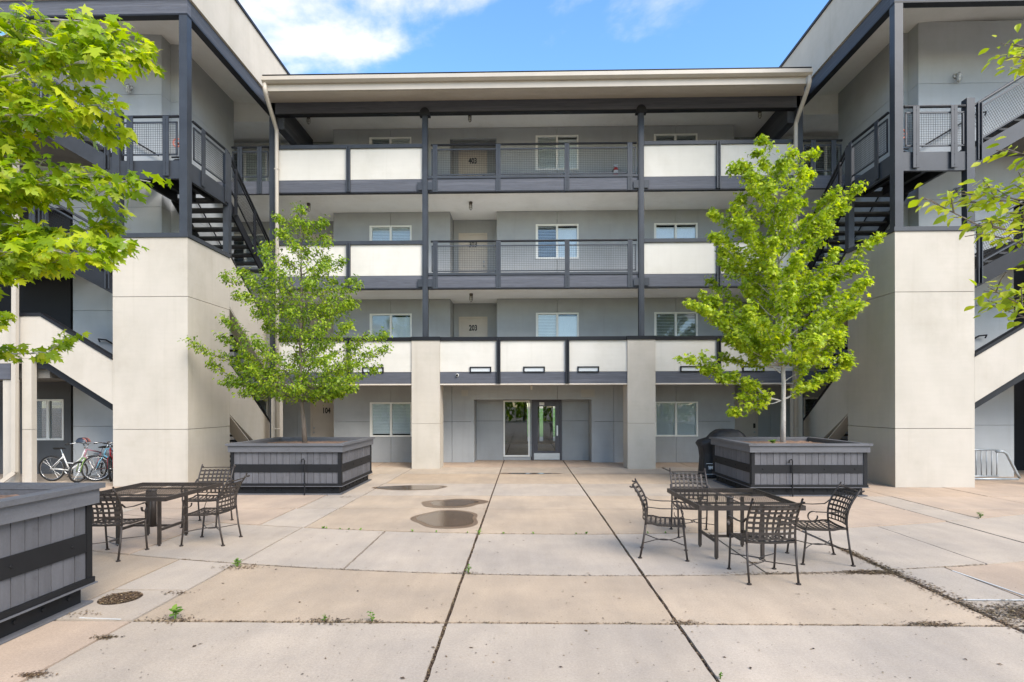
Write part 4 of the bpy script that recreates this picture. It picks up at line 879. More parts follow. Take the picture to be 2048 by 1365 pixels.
def tree(name, label, base, trunk, r0, limbs, kind, leafmat_, bark, lsize, dens, tw=0.34, spread=0.07, group=None, droop=0.5, rise=(-0.05, 0.45), cat='tree'):
    """trunk: points; limbs: (start point on trunk, tip point, lift)"""
    t = thing(name, label, cat, base, group)
    nT = len(trunk); MB().tube(trunk, [r0 * (1 - 0.93 * i / (nT - 1)) for i in range(nT)], 10).build('trunk', bark, t, True)
    P = []; D = []; N = []; S = []
    rnd = random.Random(len(limbs) * 13 + int(abs(base[0]) * 100))
    bmb = MB()
    def spray(pt, dr, count, sp):
        for _ in range(count):
            off = Vector((rnd.gauss(0, sp), rnd.gauss(0, sp), rnd.gauss(0, sp * 0.8)))
            p = pt + off
            d = Vector((dr.x * 0.8 + rnd.gauss(0, 0.6), dr.y * 0.8 + rnd.gauss(0, 0.6), -droop + rnd.gauss(0, 0.35)))
            if d.length < 1e-3: continue
            nrm = Vector((rnd.gauss(0, 0.55), rnd.gauss(0, 0.55) - 0.35, 1.0))
            P.append(p); D.append(d.normalized()); N.append(nrm.normalized()); S.append(lsize * rnd.uniform(0.5, 1.25))
    for p0, p1, lift in limbs:
        pts = curve(p0, p1, lift); L = (Vector(p1) - Vector(p0)).length
        # wander
        pts = [p + Vector((rnd.gauss(0, 0.02), rnd.gauss(0, 0.02), rnd.gauss(0, 0.02))) * L * (0 if i == 0 else 1) for i, p in enumerate(pts)]
        rb = 0.005 + 0.0045 * L
        bmb.tube(pts, [rb * (1 - 0.82 * i / (len(pts) - 1)) for i in range(len(pts))], 5)
        ns = max(3, int(L / 0.17))
        for k in range(ns):
            f = 0.22 + 0.78 * (k + rnd.random() * 0.6) / ns
            if f > 1: f = 1
            q = f * (len(pts) - 1); i = min(int(q), len(pts) - 2); pt = pts[i].lerp(pts[i + 1], q - i); tg = (pts[i + 1] - pts[i]).normalized()
            a = (1 if k % 2 else -1) * rnd.uniform(0.5, 1.1); dr = Matrix.Rotation(a, 3, 'Z') @ tg
            dr.z += rnd.uniform(*rise); dr.normalize()
            sl = tw * (0.35 + 0.65 * min(1, L / 1.8)) * rnd.uniform(0.55, 1.1) * (1.15 - 0.55 * f)
            e = pt + dr * sl
            bmb.tube([pt, pt.lerp(e, 0.5) + Vector((0, 0, 0.02)), e], [0.006, 0.0045, 0.003], 4, False)
            cnt = int(dens * sl * 10 + rnd.random())
            for c_ in range(3):
                spray(pt.lerp(e, 0.35 + 0.32 * c_), dr, max(1, cnt // 3), spread)
        for c_ in range(3): spray(pts[-1].lerp(pts[-2], 0.28 * c_), (pts[-1] - pts[-2]).normalized(), max(2, int(dens * 1.6)), spread * 0.9)
    bmb.build('branches', bark, t)
    ox = np.array(base)
    build_leaves('crown', np.array([tuple(p) for p in P]) - ox, np.array([tuple(p) for p in D]), np.array([tuple(p) for p in N]), np.array(S), kind, leafmat_, t)
    return t
def radial_limbs(rnd, cx, cy, prof, n, zs, lean=0.0, up=0.5):
    """limbs around the trunk: prof(z)->radius at tip height z"""
    out = []
    for k in range(n):
        zt = zs[0] + (zs[1] - zs[0]) * ((k + rnd.random() * 0.8) / n)
        a = k * 2.399 + rnd.uniform(-0.3, 0.3); r = prof(zt) * rnd.uniform(0.62, 1.0)
        tip = Vector((cx + r * math.cos(a) + lean * zt, cy + r * math.sin(a), zt))
        z0 = max(zs[0] - 0.2, zt - r * up - 0.12)
        out.append(((cx + lean * z0, cy, z0), tip, -0.10 * r))
    return out
rnd = random.Random(3)
hg = thing('tree_belt', 'dense dark green belt of trees facing the building across the court', 'trees', (0, -27, 0)); hg['kind'] = 'stuff'
hm = MB()
for k in range(15):
    x = -28 + k * 4; hm.tube([(x, -27.5, 0), (x + 0.2, -27.4, 3.0)], [0.16, 0.08], 8)
hm.build('trunks', 'barkbrown', hg, kind='stuff')
n_ = 9000; hp = np.stack([rng.uniform(-32, 32, n_), -27 + rng.normal(0, 0.9, n_), rng.uniform(0.3, 5.2, n_) + rng.normal(0, 0.3, n_)], 1) - np.array([0, -27, 0])
build_leaves('foliage', hp, rng.normal(0, 1, (n_, 3)), rng.normal(0, 1, (n_, 3)) + np.array([0, 0.6, 0.6]), rng.uniform(0.35, 0.7, n_), 'oval', 'pear', hg)['kind'] = 'stuff'
# left pear tree
cx, cy = -5.14, 13.15
def profL(z): return float(np.interp(z, [2.1, 2.6, 3.2, 3.8, 4.4, 5.0, 5.6, 6.2, 6.6], [1.2, 1.75, 1.95, 1.75, 1.45, 1.30, 0.85, 0.6, 0.25]))
trunkL = [(cx, cy, 0.95), (cx - 0.03, cy, 1.5), (cx - 0.10, cy, 2.2), (cx - 0.10, cy, 3.2), (cx - 0.08, cy, 4.4), (cx - 0.08, cy, 5.5), (cx - 0.1, cy, 6.4)]
lim = radial_limbs(rnd, cx - 0.06, cy, profL, 58, (2.2, 6.5), 0, 0.6)
for tip in ((-7.72, 12.9, 3.35), (-7.45, 13.2, 2.95), (-6.95, 13.0, 2.45), (-6.55, 12.9, 2.22), (-7.05, 13.1, 5.02), (-6.75, 13.2, 5.1), (-6.65, 13.0, 4.5), (-3.12, 13.0, 3.25), (-3.3, 13.2, 3.65), (-3.95, 12.9, 2.3), (-4.3, 13.0, 2.2), (-3.95, 13.2, 4.85), (-3.98, 13.1, 4.35), (-4.6, 13.1, 5.2), (-5.75, 13.1, 6.3), (-4.75, 13.1, 6.15)):
    r = math.hypot(tip[0] - cx, tip[1] - cy); lim.append(((cx - 0.08, cy, max(2.15, tip[2] - 0.42 * r)), tip, -0.05 * r))
tree('pear_tree', 'small pear tree with oval mid green leaves in the left rear planter', (PL[0], PL[1], 0.95), trunkL, 0.062, lim, 'oval', 'pear', 'barkbrown', 0.073, 16.0, 0.35, 0.068)
# right maple
cx, cy = 5.93, 13.08
def profR(z): return float(np.interp(z, [1.8, 2.6, 3.2, 4.2, 5.0, 5.7, 6.5, 7.2, 7.8, 8.1], [0.9, 1.55, 1.75, 1.85, 1.65, 1.55, 1.35, 0.95, 0.5, 0.2]))
trunkR = [(cx, cy, 0.95), (cx + 0.01, cy, 1.6), (cx + 0.02, cy, 2.4), (cx - 0.02, cy, 3.6), (cx - 0.05, cy, 4.8), (cx - 0.15, cy, 6.0), (cx - 0.3, cy, 7.1), (cx - 0.42, cy, 7.9)]
lim = radial_limbs(rnd, cx - 0.04, cy, profR, 54, (3.0, 7.7), -0.02, 0.95)
for tip in ((3.68, 13.0, 3.08), (3.72, 13.1, 4.3), (4.05, 12.9, 4.15), (4.35, 13.1, 4.35), (4.28, 13.0, 5.75), (4.38, 13.2, 6.35), (4.75, 13.0, 7.3), (4.95, 13.1, 7.45), (5.45, 13.1, 8.0), (5.3, 13.0, 7.7), (6.65, 13.1, 7.7), (6.5, 13.0, 7.2), (7.62, 13.0, 6.8), (7.3, 13.1, 6.4), (8.05, 13.0, 5.65), (7.75, 13.1, 5.1), (7.7, 12.9, 4.65), (7.6, 13.1, 4.2), (7.3, 13.1, 3.4), (7.45, 13.0, 2.85), (6.95, 13.0, 2.6), (4.72, 13.0, 1.75), (5.0, 13.1, 2.1), (4.1, 13.1, 2.75)):
    r = math.hypot(tip[0] - cx, tip[1] - cy); z0 = max(2.0, tip[2] - 0.75 * r)
    lim.append(((cx - 0.02 * z0, cy, z0), tip, -0.04 * r))
tree('maple_tree', 'tall lime green maple with pale grey trunk in the right planter', (PR_[0], PR_[1], 0.95), trunkR, 0.062, lim, 'maple', 'maple', 'barkgrey', 0.088, 18.0, 0.31, 0.062, rise=(0.1, 0.9))
# near maple reaching in from the left edge
cx, cy = PN
def W(u, v, y):
    a = (u - 1024) / 1130; return (y * (a - 0.0212) / (1 + 0.0212 * a), y, 1.92 + (810 - v) / 1130 * y / (1 + 0.0212 * a))
trunkN = [(cx, cy, 1.0), (cx + 0.03, cy, 2.0), (cx, cy, 3.2), (cx + 0.05, cy, 4.6), (cx, cy, 5.8), (cx - 0.05, cy, 6.6)]
lim = []
def nl(u, v, y, zr=0.35, lift=0.0):
    tip = W(u, v, y); r = math.hypot(tip[0] - cx, tip[1] - cy); z0 = max(2.0, tip[2] - zr * r + 0.1); lim.append(((cx, cy, z0), tip, lift))
for u, v, y in ((305, 105, 4.2), (285, 80, 4.4), (250, 95, 4.3), (210, 60, 4.1), (235, 125, 4.0), (170, 62, 4.3), (70, 55, 4.4), (110, 110, 3.9), (170, 120, 4.6), (10, 40, 4.0),
                (226, 222, 4.2), (222, 255, 4.4), (150, 210, 4.0), (170, 185, 4.6), (80, 200, 4.3), (10, 235, 4.5),
                (262, 362, 4.2), (225, 345, 4.4), (150, 345, 4.1), (50, 300, 4.3), (60, 350, 4.0), (90, 385, 4.4), (10, 395, 4.2),
                (250, 485, 4.2), (230, 455, 4.5), (205, 505, 4.1), (150, 470, 4.4), (60, 455, 4.2), (15, 480, 4.4), (90, 500, 4.0),
                (120, 530, 4.3), (40, 535, 4.1)):
    nl(u, v, y, random.choice((0.0, 0.1, 0.2)))
for k in range(16):
    a = math.pi * 0.45 + k * 0.35; z = 2.6 + k * 0.26; r = 2.0
    if a > math.pi * 1.6: a -= math.pi * 1.1
    lim.append(((cx, cy, z - 0.5), (cx + r * math.cos(a), cy + r * math.sin(a), z), 0.0))
tree('maple_tree', 'near bright green maple with big lobed leaves reaching in at the left edge', (PN[0], PN[1], 1.0), trunkN, 0.075, lim, 'maple', 'maplenear', 'barkgrey', 0.098, 6.4, 0.30, 0.05, droop=0.65, rise=(-0.1, 0.15))
# near pear branches at the right edge; the trunk stands out of the picture
cx, cy = 5.95, 4.3
trunkP = [(cx, cy, 0.0), (cx + 0.03, cy, 2.0), (cx, cy, 3.4), (cx + 0.04, cy, 5.0), (cx, cy, 6.0)]
lim = []
for u, v, y in ((1990, 95, 4.6), (2010, 140, 4.5), (2040, 110, 4.8), (2012, 318, 4.4), (1872, 428, 4.3), (1905, 400, 4.5), (1945, 385, 4.4), (1975, 440, 4.6), (1960, 470, 4.3), (1952, 598, 4.4), (1985, 615, 4.5), (2030, 580, 4.4), (2030, 400, 4.5)):
    nl(u, v, y, 0.2)
lim += [((cx, cy, z - 0.5), (cx + 1.6 * math.cos(a), cy + 1.6 * math.sin(a), z), 0.0) for z, a in ((3.0, 0.3), (3.6, 1.2), (4.2, -0.8), (4.6, 2.0), (5.0, 0.0), (3.3, -1.5))]
tree('pear_tree', 'near pear branches with sparse yellow green leaves at the right edge', (cx, cy, 0.0), trunkP, 0.07, lim, 'oval', 'pearnear', 'barkbrown', 0.085, 3.6, 0.34, 0.05, droop=0.25)

# ------------------------------------------------------------------ tables and chairs
def make_table(label, loc, rz):
    t = thing('patio_table', label, 'table', loc, 'wrought iron patio tables', rz, True)
    hx, hy, zt = 0.61, 0.69, 0.73
    m = MB()
    for s_ in (-1, 1):
        m.box(s_ * hx - 0.012, s_ * hx + 0.012, -hy - 0.012, hy + 0.012, zt - 0.055, zt); m.box(-hx + 0.012, hx - 0.012, s_ * hy - 0.012, s_ * hy + 0.012, zt - 0.055, zt)
    m.build('top_frame', 'iron', t)
    m = MB(); n = 48
    for i in range(1, n):
        x = -hx + 2 * hx * i / n
        if abs(x) < 0.03: continue
        m.box(x - 0.002, x + 0.002, -hy + 0.012, hy - 0.012, zt - 0.013, zt - 0.010)
    for j in range(1, 20):
        y = -hy + 2 * hy * j / 20; m.box(-hx + 0.012, hx - 0.012, y - 0.0015, y + 0.0015, zt - 0.016, zt - 0.0135)
    m.build('grille_top', 'iron', t, kind='stuff')
    MB().torus((0, 0, zt - 0.012), 0.045, 0.009, 'z', 20, 6).build('umbrella_ring', 'iron', t)
    m = MB(); m.box(-hx + .012, hx - .012, -0.322, -0.302, zt - 0.045, zt - 0.025); m.build('under_rail', 'iron', t); B(-hx + .012, hx - .012, 0.302, 0.322, zt - 0.045, zt - 0.025).build('under_rail', 'iron', t)
    for sx in (-1, 1):
        for sy in (-1, 1):
            l = B(sx * 0.285 - 0.019, sx * 0.285 + 0.019, sy * 0.31 - 0.019, sy * 0.31 + 0.019, 0.02, zt - 0.056).build('leg', 'iron', t)
            MB().lathe([(0, 0.0), (0.016, 0.0), (0.014, 0.02)], 8, (sx * 0.285, sy * 0.31, 0)).build('foot', 'iron', l)
        B(sx * 0.285 - 0.012, sx * 0.285 + 0.012, -0.291, 0.291, 0.20, 0.235).build('stretcher', 'iron', t)
    B(-0.273, 0.273, -0.013, 0.013, 0.20, 0.23).build('stretcher', 'iron', t)
    MB().tube([(0, 0, 0.20), (0, 0, zt - 0.02)], 0.042, 12).build('umbrella_post', 'iron', t, True)
    return t
def make_chair():
    t = thing('patio_chair', '', 'chair', (0, 0, 0), 'wrought iron patio chairs', 0, True)
    W_, zs = 0.27, 0.42
    def yb(z): return -0.235 - 0.30 * max(0, z - zs) + 0.06 * math.sin(max(0, (z - zs)) / 0.48 * math.pi)
    for s_ in (-1, 1):
        l = MB().tube([(s_ * 0.262, 0.265, 0.012), (s_ * 0.262, 0.248, 0.15), (s_ * 0.262, 0.225, zs - 0.04), (s_ * 0.262, 0.235, zs)], 0.0125, 8).build('leg', 'iron', t, True)
        MB().lathe([(0, 0), (0.026, 0), (0.026, 0.012), (0.012, 0.018)], 10, (s_ * 0.262, 0.265, 0)).build('foot', 'iron', l)
        l = MB().tube([(s_ * 0.262, -0.30, 0.012), (s_ * 0.262, -0.262, 0.2), (s_ * 0.262, -0.235, zs)], 0.0125, 8).build('leg', 'iron', t, True)
        MB().lathe([(0, 0), (0.026, 0), (0.026, 0.012), (0.012, 0.018)], 10, (s_ * 0.262, -0.30, 0)).build('foot', 'iron', l)
        up = MB().tube([(s_ * 0.262, yb(z), z) for z in [zs + 0.48 * i / 8 for i in range(9)]], 0.0125, 8).build('back_upright', 'iron', t, True)
        c = (s_ * 0.262, yb(0.90) - 0.022, 0.905)
        MB().torus(c, 0.022, 0.011, 'x', 12, 6, -math.pi * 0.9, math.pi * 0.35).build('finial', 'iron', up)
        pts = [(s_ * 0.275, yb(0.70), 0.70), (s_ * 0.285, -0.20, 0.645), (s_ * 0.29, -0.05, 0.635), (s_ * 0.29, 0.12, 0.64)]
        m = MB()
        for a, b in zip(pts[:-1], pts[1:]): m.bar(a, b, 0.028, 0.008)
        n = 14; cc = (s_ * 0.29, 0.16, 0.585); prev = pts[-1]
        for i in range(n + 1):
            a = math.pi * 0.68 - i / n * math.pi * 1.75; rr = 0.062 - 0.012 * i / n
            p = (cc[0], cc[1] + rr * math.cos(a), cc[2] + rr * math.sin(a)); m.bar(prev, p, 0.028, 0.008); prev = p
        m.bar((s_ * 0.28, 0.205, 0.53), (s_ * 0.266, 0.235, zs), 0.024, 0.010)
        m.build('armrest', 'iron', t)
    # seat
    m = MB(); P4 = [(-W_ + .01, 0.24), (W_ - .01, 0.24), (W_ - .01, -0.235), (-W_ + .01, -0.235)]
    def sz(x, y): return zs - 0.028 * (1 - (x / 0.26) ** 2) * (1 - ((y) / 0.3) ** 2) + (0.018 if y < -0.15 else 0)
    for i in range(4):
        a, b = P4[i], P4[(i + 1) % 4]
        for k in range(6):
            p = (a[0] + (b[0] - a[0]) * k / 6, a[1] + (b[1] - a[1]) * k / 6); q = (a[0] + (b[0] - a[0]) * (k + 1) / 6, a[1] + (b[1] - a[1]) * (k + 1) / 6)
            m.bar((*p, sz(*p)), (*q, sz(*q)), 0.014, 0.02)
    m.build('seat_frame', 'iron', t)
    m = MB()
    for i in range(1, 9):
        x = -0.26 + 0.52 * i / 9
        for k in range(6):
            y0 = -0.235 + 0.475 * k / 6; y1 = -0.235 + 0.475 * (k + 1) / 6
            m.bar((x, y0, sz(x, y0)), (x, y1, sz(x, y1)), 0.024, 0.003)
    for j in range(1, 8):
        y = -0.235 + 0.475 * j / 8
        for k in range(6):
            x0 = -0.26 + 0.52 * k / 6; x1 = -0.26 + 0.52 * (k + 1) / 6
            m.bar((x0, y, sz(x0, y) + 0.0035), (x1, y, sz(x1, y) + 0.0035), 0.024, 0.003)
    m.build('seat_lattice', 'iron', t, kind='stuff')
    # back, bowed away from the sitter
    def bp(x, z): return Vector((x, yb(z) - 0.045 * (1 - (x / 0.262) ** 2), z))
    for z in (0.475, 0.875):
        m = MB()
        for k in range(8):
            x0 = -0.255 + 0.51 * k / 8; x1 = -0.255 + 0.51 * (k + 1) / 8
            m.bar(bp(x0, z), bp(x1, z), 0.012, 0.014)
        m.build('back_rail', 'iron', t)
    m = MB()
    for i in range(1, 8):
        x = -0.262 + 0.524 * i / 8
        for k in range(5):
            z0 = 0.475 + 0.37 * k / 5; z1 = 0.475 + 0.37 * (k + 1) / 5
            m.bar(bp(x, z0), bp(x, z1), 0.026, 0.003, (0, -1, 0.1))
    for j in range(1, 7):
        z = 0.475 + 0.385 * j / 6.6
        for k in range(8):
            x0 = -0.255 + 0.51 * k / 8; x1 = -0.255 + 0.51 * (k + 1) / 8
            m.bar(bp(x0, z) + Vector((0, -0.004, 0)), bp(x1, z) + Vector((0, -0.004, 0)), 0.003, 0.026)
    m.build('back_lattice', 'iron', t, kind='stuff')
    for s_ in (-1, 1):
        pts = []
        for i in range(13):
            f = i / 12; y = 0.25 - 0.525 * f; x = s_ * (0.262 - 0.29 * math.sin(math.pi * f) ** 1.3); pts.append((x, y, 0.19))
        MB().tube(pts, 0.006, 6).build('stretcher', 'iron', t)
    return t
def copy_tree(o, parent=None):
    c = o.copy(); COL.objects.link(c); c.parent = parent
    for ch in o.children: copy_tree(ch, c)
    return c
make_table('square iron grille table on the left beside the near planter', (-5.27, 7.92, 0.001), R(0.5))
make_table('square iron grille table on the right before the maple planter', (2.66, 7.37, 0.001), R(1.0))
ch0 = make_chair()
spots = [(-5.27, 7.14, 2, 'iron lattice chair at the left table, half hidden by the near planter'), (-4.42, 7.88, 92, 'iron lattice chair at the left table on its right hand side'), (-5.12, 9.02, 184, 'iron lattice chair behind the left table, back against the tower'),
         (1.80, 7.27, -104, 'iron lattice chair on the left side of the right table, seen side on'), (2.65, 6.37, 1, 'iron lattice chair with its back to us at the right table'), (3.62, 7.06, 84, 'iron lattice chair on the right side of the right table'), (2.50, 8.42, 176, 'iron lattice chair behind the right table near the planter')]
for i, (x, y, a, lb) in enumerate(spots):
    o = ch0 if i == 0 else copy_tree(ch0)
    o.location = (x, y, 0.001); o.rotation_euler = (0, 0, R(a)); o['label'] = lb

# ------------------------------------------------------------------ bicycles, racks, grill
def bicycle(label, loc, rz, paint, r=0.33, wb=1.02, step=False, lean=0.05, paint2=None):
    t = thing('bicycle', label, 'bicycle', loc, 'bicycles parked under the left stair', rz, True)
    t.rotation_euler = (lean, 0, rz)
    for x in (0, wb):
        w_ = MB().torus((x, 0, r), r - 0.022, 0.022, 'y', 36, 8).build('wheel', 'rubber', t, True)
        MB().torus((x, 0, r), r - 0.048, 0.010, 'y', 36, 6).build('rim', 'chrome', w_, True)
        m = MB()
        for k in range(18):
            a = 2 * math.pi * k / 18; s_ = 0.02 if k % 2 else -0.02
            m.tube([(x, s_, r), (x + (r - 0.05) * math.cos(a), 0, r + (r - 0.05) * math.sin(a))], 0.0016, 4, False)
        m.build('spokes', 'chrome', w_, kind='stuff')
        MB().tube([(x, -0.05, r), (x, 0.05, r)], 0.022, 10).build('hub', 'chrome', w_, True)
    bb = (0.43, 0, 0.28); st = (0.27, 0, 0.70); hd = (wb - 0.20, 0, 0.82); hl = (wb - 0.15, 0, 0.66)
    m = MB(); m.tube([bb, st], 0.017, 8)
    if step:
        m.tube([hl, (0.72, 0, 0.45), (0.52, 0, 0.34), bb], 0.022, 8); m.tube([hd, (0.74, 0, 0.60), (0.56, 0, 0.45), (0.36, 0, 0.47)], 0.017, 8)
    else: m.tube([hl, bb], 0.02, 8); m.tube([hd, st], 0.018, 8)
    for s_ in (-1, 1): m.tube([(0, s_ * 0.055, r), (0.30, s_ * 0.02, 0.64)], 0.009, 6); m.tube([(0, s_ * 0.055, r), bb], 0.010, 6)
    m.tube([hl, hd], 0.023, 8); m.build('frame', paint, t, True)
    m = MB()
    for s_ in (-1, 1): m.tube([(wb - 0.13, s_ * 0.055, 0.60), (wb - 0.06, s_ * 0.055, 0.50), (wb, s_ * 0.055, r)], 0.012, 6)
    m.tube([(wb - 0.13, -0.055, 0.60), (wb - 0.13, 0.055, 0.60)], 0.014, 6); m.build('fork', paint2 or paint, t, True)
    m = MB().tube([hd, (wb - 0.24, 0, 0.95)], 0.014, 6); m.tube([(wb - 0.38, -0.30, 0.98), (wb - 0.26, -0.14, 1.0), (wb - 0.20, 0, 0.95), (wb - 0.26, 0.14, 1.0), (wb - 0.38, 0.30, 0.98)], 0.011, 6)
    hb = m.build('handlebar', 'chrome', t, True)
    q = MB()
    for s_ in (-1, 1): q.tube([(wb - 0.37, s_ * 0.295, 0.98), (wb - 0.44, s_ * 0.36, 0.975)], 0.017, 8)
    q.build('grip', 'rubber', hb, True)
    m = MB().tube([st, (0.235, 0, 0.82)], 0.012, 6); m.build('seat_post', 'chrome', t)
    MB().add([(0.08, -0.075, 0.86), (0.08, 0.075, 0.86), (0.22, 0.055, 0.855), (0.36, 0.018, 0.845), (0.36, -0.018, 0.845), (0.22, -0.055, 0.855), (0.10, -0.05, 0.815), (0.10, 0.05, 0.815), (0.22, 0.03, 0.815), (0.34, 0.010, 0.825), (0.34, -0.010, 0.825), (0.22, -0.03, 0.815)],
             [(0, 1, 2, 5), (5, 2, 3, 4), (0, 6, 7, 1), (1, 7, 8, 2), (2, 8, 9, 3), (3, 9, 10, 4), (4, 10, 11, 5), (5, 11, 6, 0), (6, 11, 8, 7), (11, 10, 9, 8)]).build('saddle', 'rubber', t)
    cr = MB().torus((0.43, -0.05, 0.28), 0.085, 0.006, 'y', 24, 4).build('chainring', 'chrome', t)
    m = MB().bar((0.43, -0.07, 0.28), (0.50, -0.07, 0.13), 0.015, 0.02); m.bar((0.43, 0.07, 0.28), (0.36, 0.07, 0.43), 0.015, 0.02); m.box(0.46, 0.54, -0.15, -0.07, 0.12, 0.14); m.box(0.32, 0.40, 0.07, 0.15, 0.42, 0.44); m.build('pedal_crank', 'ink', t)
    return t
bicycle('white step through bicycle parked side on under the left stair', (-11.98, 14.10, 0.0), R(4), 'bikewhite', 0.33, 1.03, True, 0.04)
bicycle('small pink and green child bicycle pointing at the camera', (-11.02, 14.75, 0.0), R(-97), 'bikepink', 0.27, 0.90, False, -0.06, 'bikegreen')
bicycle('dark red bicycle parked behind the child bicycle', (-10.95, 14.95, 0.0), R(-60), 'bikered', 0.32, 1.0, False, 0.05)
bicycle('light blue bicycle half hidden by the left tower edge', (-9.95, 14.60, 0.0), R(-150), 'bikeblue', 0.33, 1.02, False, 0.05)
t = thing('bicycle_helmet', 'coral and black helmet hung on the white bicycle handlebar', 'helmet', (-11.12, 14.0, 1.0))
m = MB(); pr = [(0.0, 0.12), (0.06, 0.113), (0.10, 0.085), (0.125, 0.04), (0.13, 0.0)]
m.lathe(pr, 16, (0, 0, 0)); m.v = [(-11.12 + x * 1.25, 14.0 + y * 0.85, 1.0 + z) for x, y, z in m.v]; m.build('shell', 'helmet', t, True)
m = MB()
for yy in (-0.06, 0.0, 0.06): m.tube([(-11.12 + 0.155 * math.cos(a), 14.0 + yy, 1.0 + 0.118 * math.sin(a) * (1 - 3 * yy * yy * 9)) for a in [math.pi * i / 10 for i in range(5)]], 0.011, 6)
m.build('shell_rib', 'coral', t, True, kind='stuff')
def rack(label, x0, x1, y, s):
    t = thing('bicycle_rack', label, 'bicycle rack', ((x0 + x1) / 2, y, 0), 'galvanised bicycle racks')
    for z in (0.06, 0.74): MB().tube([(x0, y, z), (x1, y, z)], 0.024, 8).build('rail', 'galv', t, True)
    n = 8
    for i in range(n + 1):
        x = x0 + 0.03 + (x1 - x0 - 0.06) * i / n
        MB().tube([(x, y, 0.06), (x, y, 0.74)], 0.013, 6).build('bar', 'galv', t, True)
    MB().tube([(x0 - 0.1, y - 0.3, 0.03), (x1 + 0.25, y - 0.3, 0.03)], 0.03, 8).build('foot_tube', 'galv', t, True)
    if s > 0: MB().tube([(x1 - 0.05, y, 0.70), (x1 + 0.12, y, 0.70), (x1 + 0.22, y, 0.64), (x1 + 0.48, y, 0.12), (x1 + 0.55, y, 0.02)], 0.035, 8).build('end_hoop', 'galv', t, True)
    return t
rack('galvanised bicycle rack under the right stair flight', 11.05, 12.15, 14.75, 1)
t = thing('bicycle_rack', 'low galvanised bicycle rack under the left stair', 'bicycle rack', (-10.6, 14.5, 0), 'galvanised bicycle racks')
for yy, z in ((14.25, 0.05), (15.0, 0.62)): MB().tube([(-11.6, yy, z), (-9.8, yy, z)], 0.022, 8).build('rail', 'galv', t, True)
for k in range(9): x = -11.5 + k * 0.2; MB().tube([(x, 14.25, 0.05), (x, 15.0, 0.05), (x, 15.0, 0.62)], 0.011, 6).build('bar', 'galv', t, True)
t = thing('covered_grill', 'barbecue grill under a black fabric cover beside the right planter', 'grill', (5.25, 14.75, 0))
lv = [(0.03, 4.62, 5.95, 0.30), (0.25, 4.63, 5.94, 0.30), (0.55, 4.665, 5.90, 0.285), (0.78, 4.64, 5.92, 0.30), (0.90, 4.57, 6.0, 0.33), (0.97, 4.62, 5.96, 0.33), (1.04, 4.85, 5.78, 0.30), (1.16, 4.96, 5.70, 0.26), (1.245, 5.08, 5.58, 0.20), (1.27, 5.18, 5.45, 0.10)]
vs = []; fs = []; n = 28
for z, xa, xb, hy in lv:
    for k in range(n):
        a = 2 * math.pi * k / n; c, s_ = math.cos(a), math.sin(a)
        ex = abs(c) ** 0.35 * (1 if c > 0 else -1); ey = abs(s_) ** 0.35 * (1 if s_ > 0 else -1)
        w_ = 0.012 * math.sin(k * 2.3 + z * 4)
        vs.append(((xa + xb) / 2 + ex * ((xb - xa) / 2 + w_), 14.98 + ey * (hy + w_), z + 0.008 * math.sin(k * 1.7)))
for i in range(len(lv) - 1):
    for k in range(n): fs.append((i * n + k, i * n + (k + 1) % n, (i + 1) * n + (k + 1) % n, (i + 1) * n + k))
fs.append(tuple((len(lv) - 1) * n + k for k in range(n)))
cv = MB().add(vs, fs).build('fabric_cover', 'cover', t, True)
text_mesh('weber', 0.17, 'cover_lettering', 'white', cv, (4.91, 14.655, 0.30), 0.8, 0.008, 0.25)
B(4.69, 5.05, 14.65, 14.656, 0.385, 0.40).build('cover_stripe', 'white', cv); B(4.66, 5.05, 14.655, 14.661, 0.115, 0.125).build('cover_stripe', 'white', cv)
for x in (4.75, 5.8): MB().torus((x, 14.8, 0.04), 0.03, 0.012, 'x', 14, 6).build('caster', 'rubber', t, True)

# ------------------------------------------------------------------ puddles, drain, litter, weeds
def blob(cx, cy, rx, ry, z, seed, squash=None, n=40):
    r_ = random.Random(seed); ph = [r_.uniform(0, 6.28) for _ in range(4)]
    pts = []
    for i in range(n):
        a = 2 * math.pi * i / n; k = 1 + 0.10 * math.sin(2 * a + ph[0]) + 0.07 * math.sin(3 * a + ph[1]) + 0.04 * math.sin(5 * a + ph[2])
        pts.append((cx + rx * k * math.cos(a), cy + ry * k * math.sin(a), z))
    return pts
def puddle(label, cx, cy, rx, ry, seed, inner=0.8):
    t = thing('puddle', label, 'puddle', (cx, cy, 0)); t['kind'] = 'structure'; del t['category']
    p = blob(cx, cy, rx, ry, 0.0045, seed); MB().add(p, [tuple(range(len(p)))]).build('damp_edge', 'wet', t)
    if inner:
        p = blob(cx, cy + 0.02, rx * inner, ry * inner, 0.0065, seed); MB().add(p, [tuple(range(len(p)))]).build('water_film', 'water', t)
puddle('shallow puddle by the left planter', -2.62, 13.05, 0.78, 0.42, 1, 0.90)
puddle('damp patch beyond the largest puddle', -1.38, 11.0, 0.64, 0.50, 2, 0.72)
puddle('largest puddle in the middle of the paving', -1.30, 9.50, 0.60, 0.72, 5, 0.86)
puddle('thin puddle by the entrance drain', 0.13, 15.75, 0.80, 0.20, 4, 0.7)
p = [(1.3, 15.66, 0.003), (4.6, 15.64, 0.003), (4.6, 15.73, 0.003), (3.0, 15.77, 0.003), (1.3, 15.72, 0.003)]
o = MB().add(p, [tuple(range(5))]).build('puddle', 'wet'); tag(o, 'damp streak along the joint before the right pillar', kind='structure')
MB_ = MB().lathe([(0, 0.0035), (0.19, 0.0035)], 28, (-4.02, 5.54, 0)); o = MB_.build('drain_cover', 'dirt')
tag(o, 'round floor drain full of dry litter beside the near planter', 'drain')
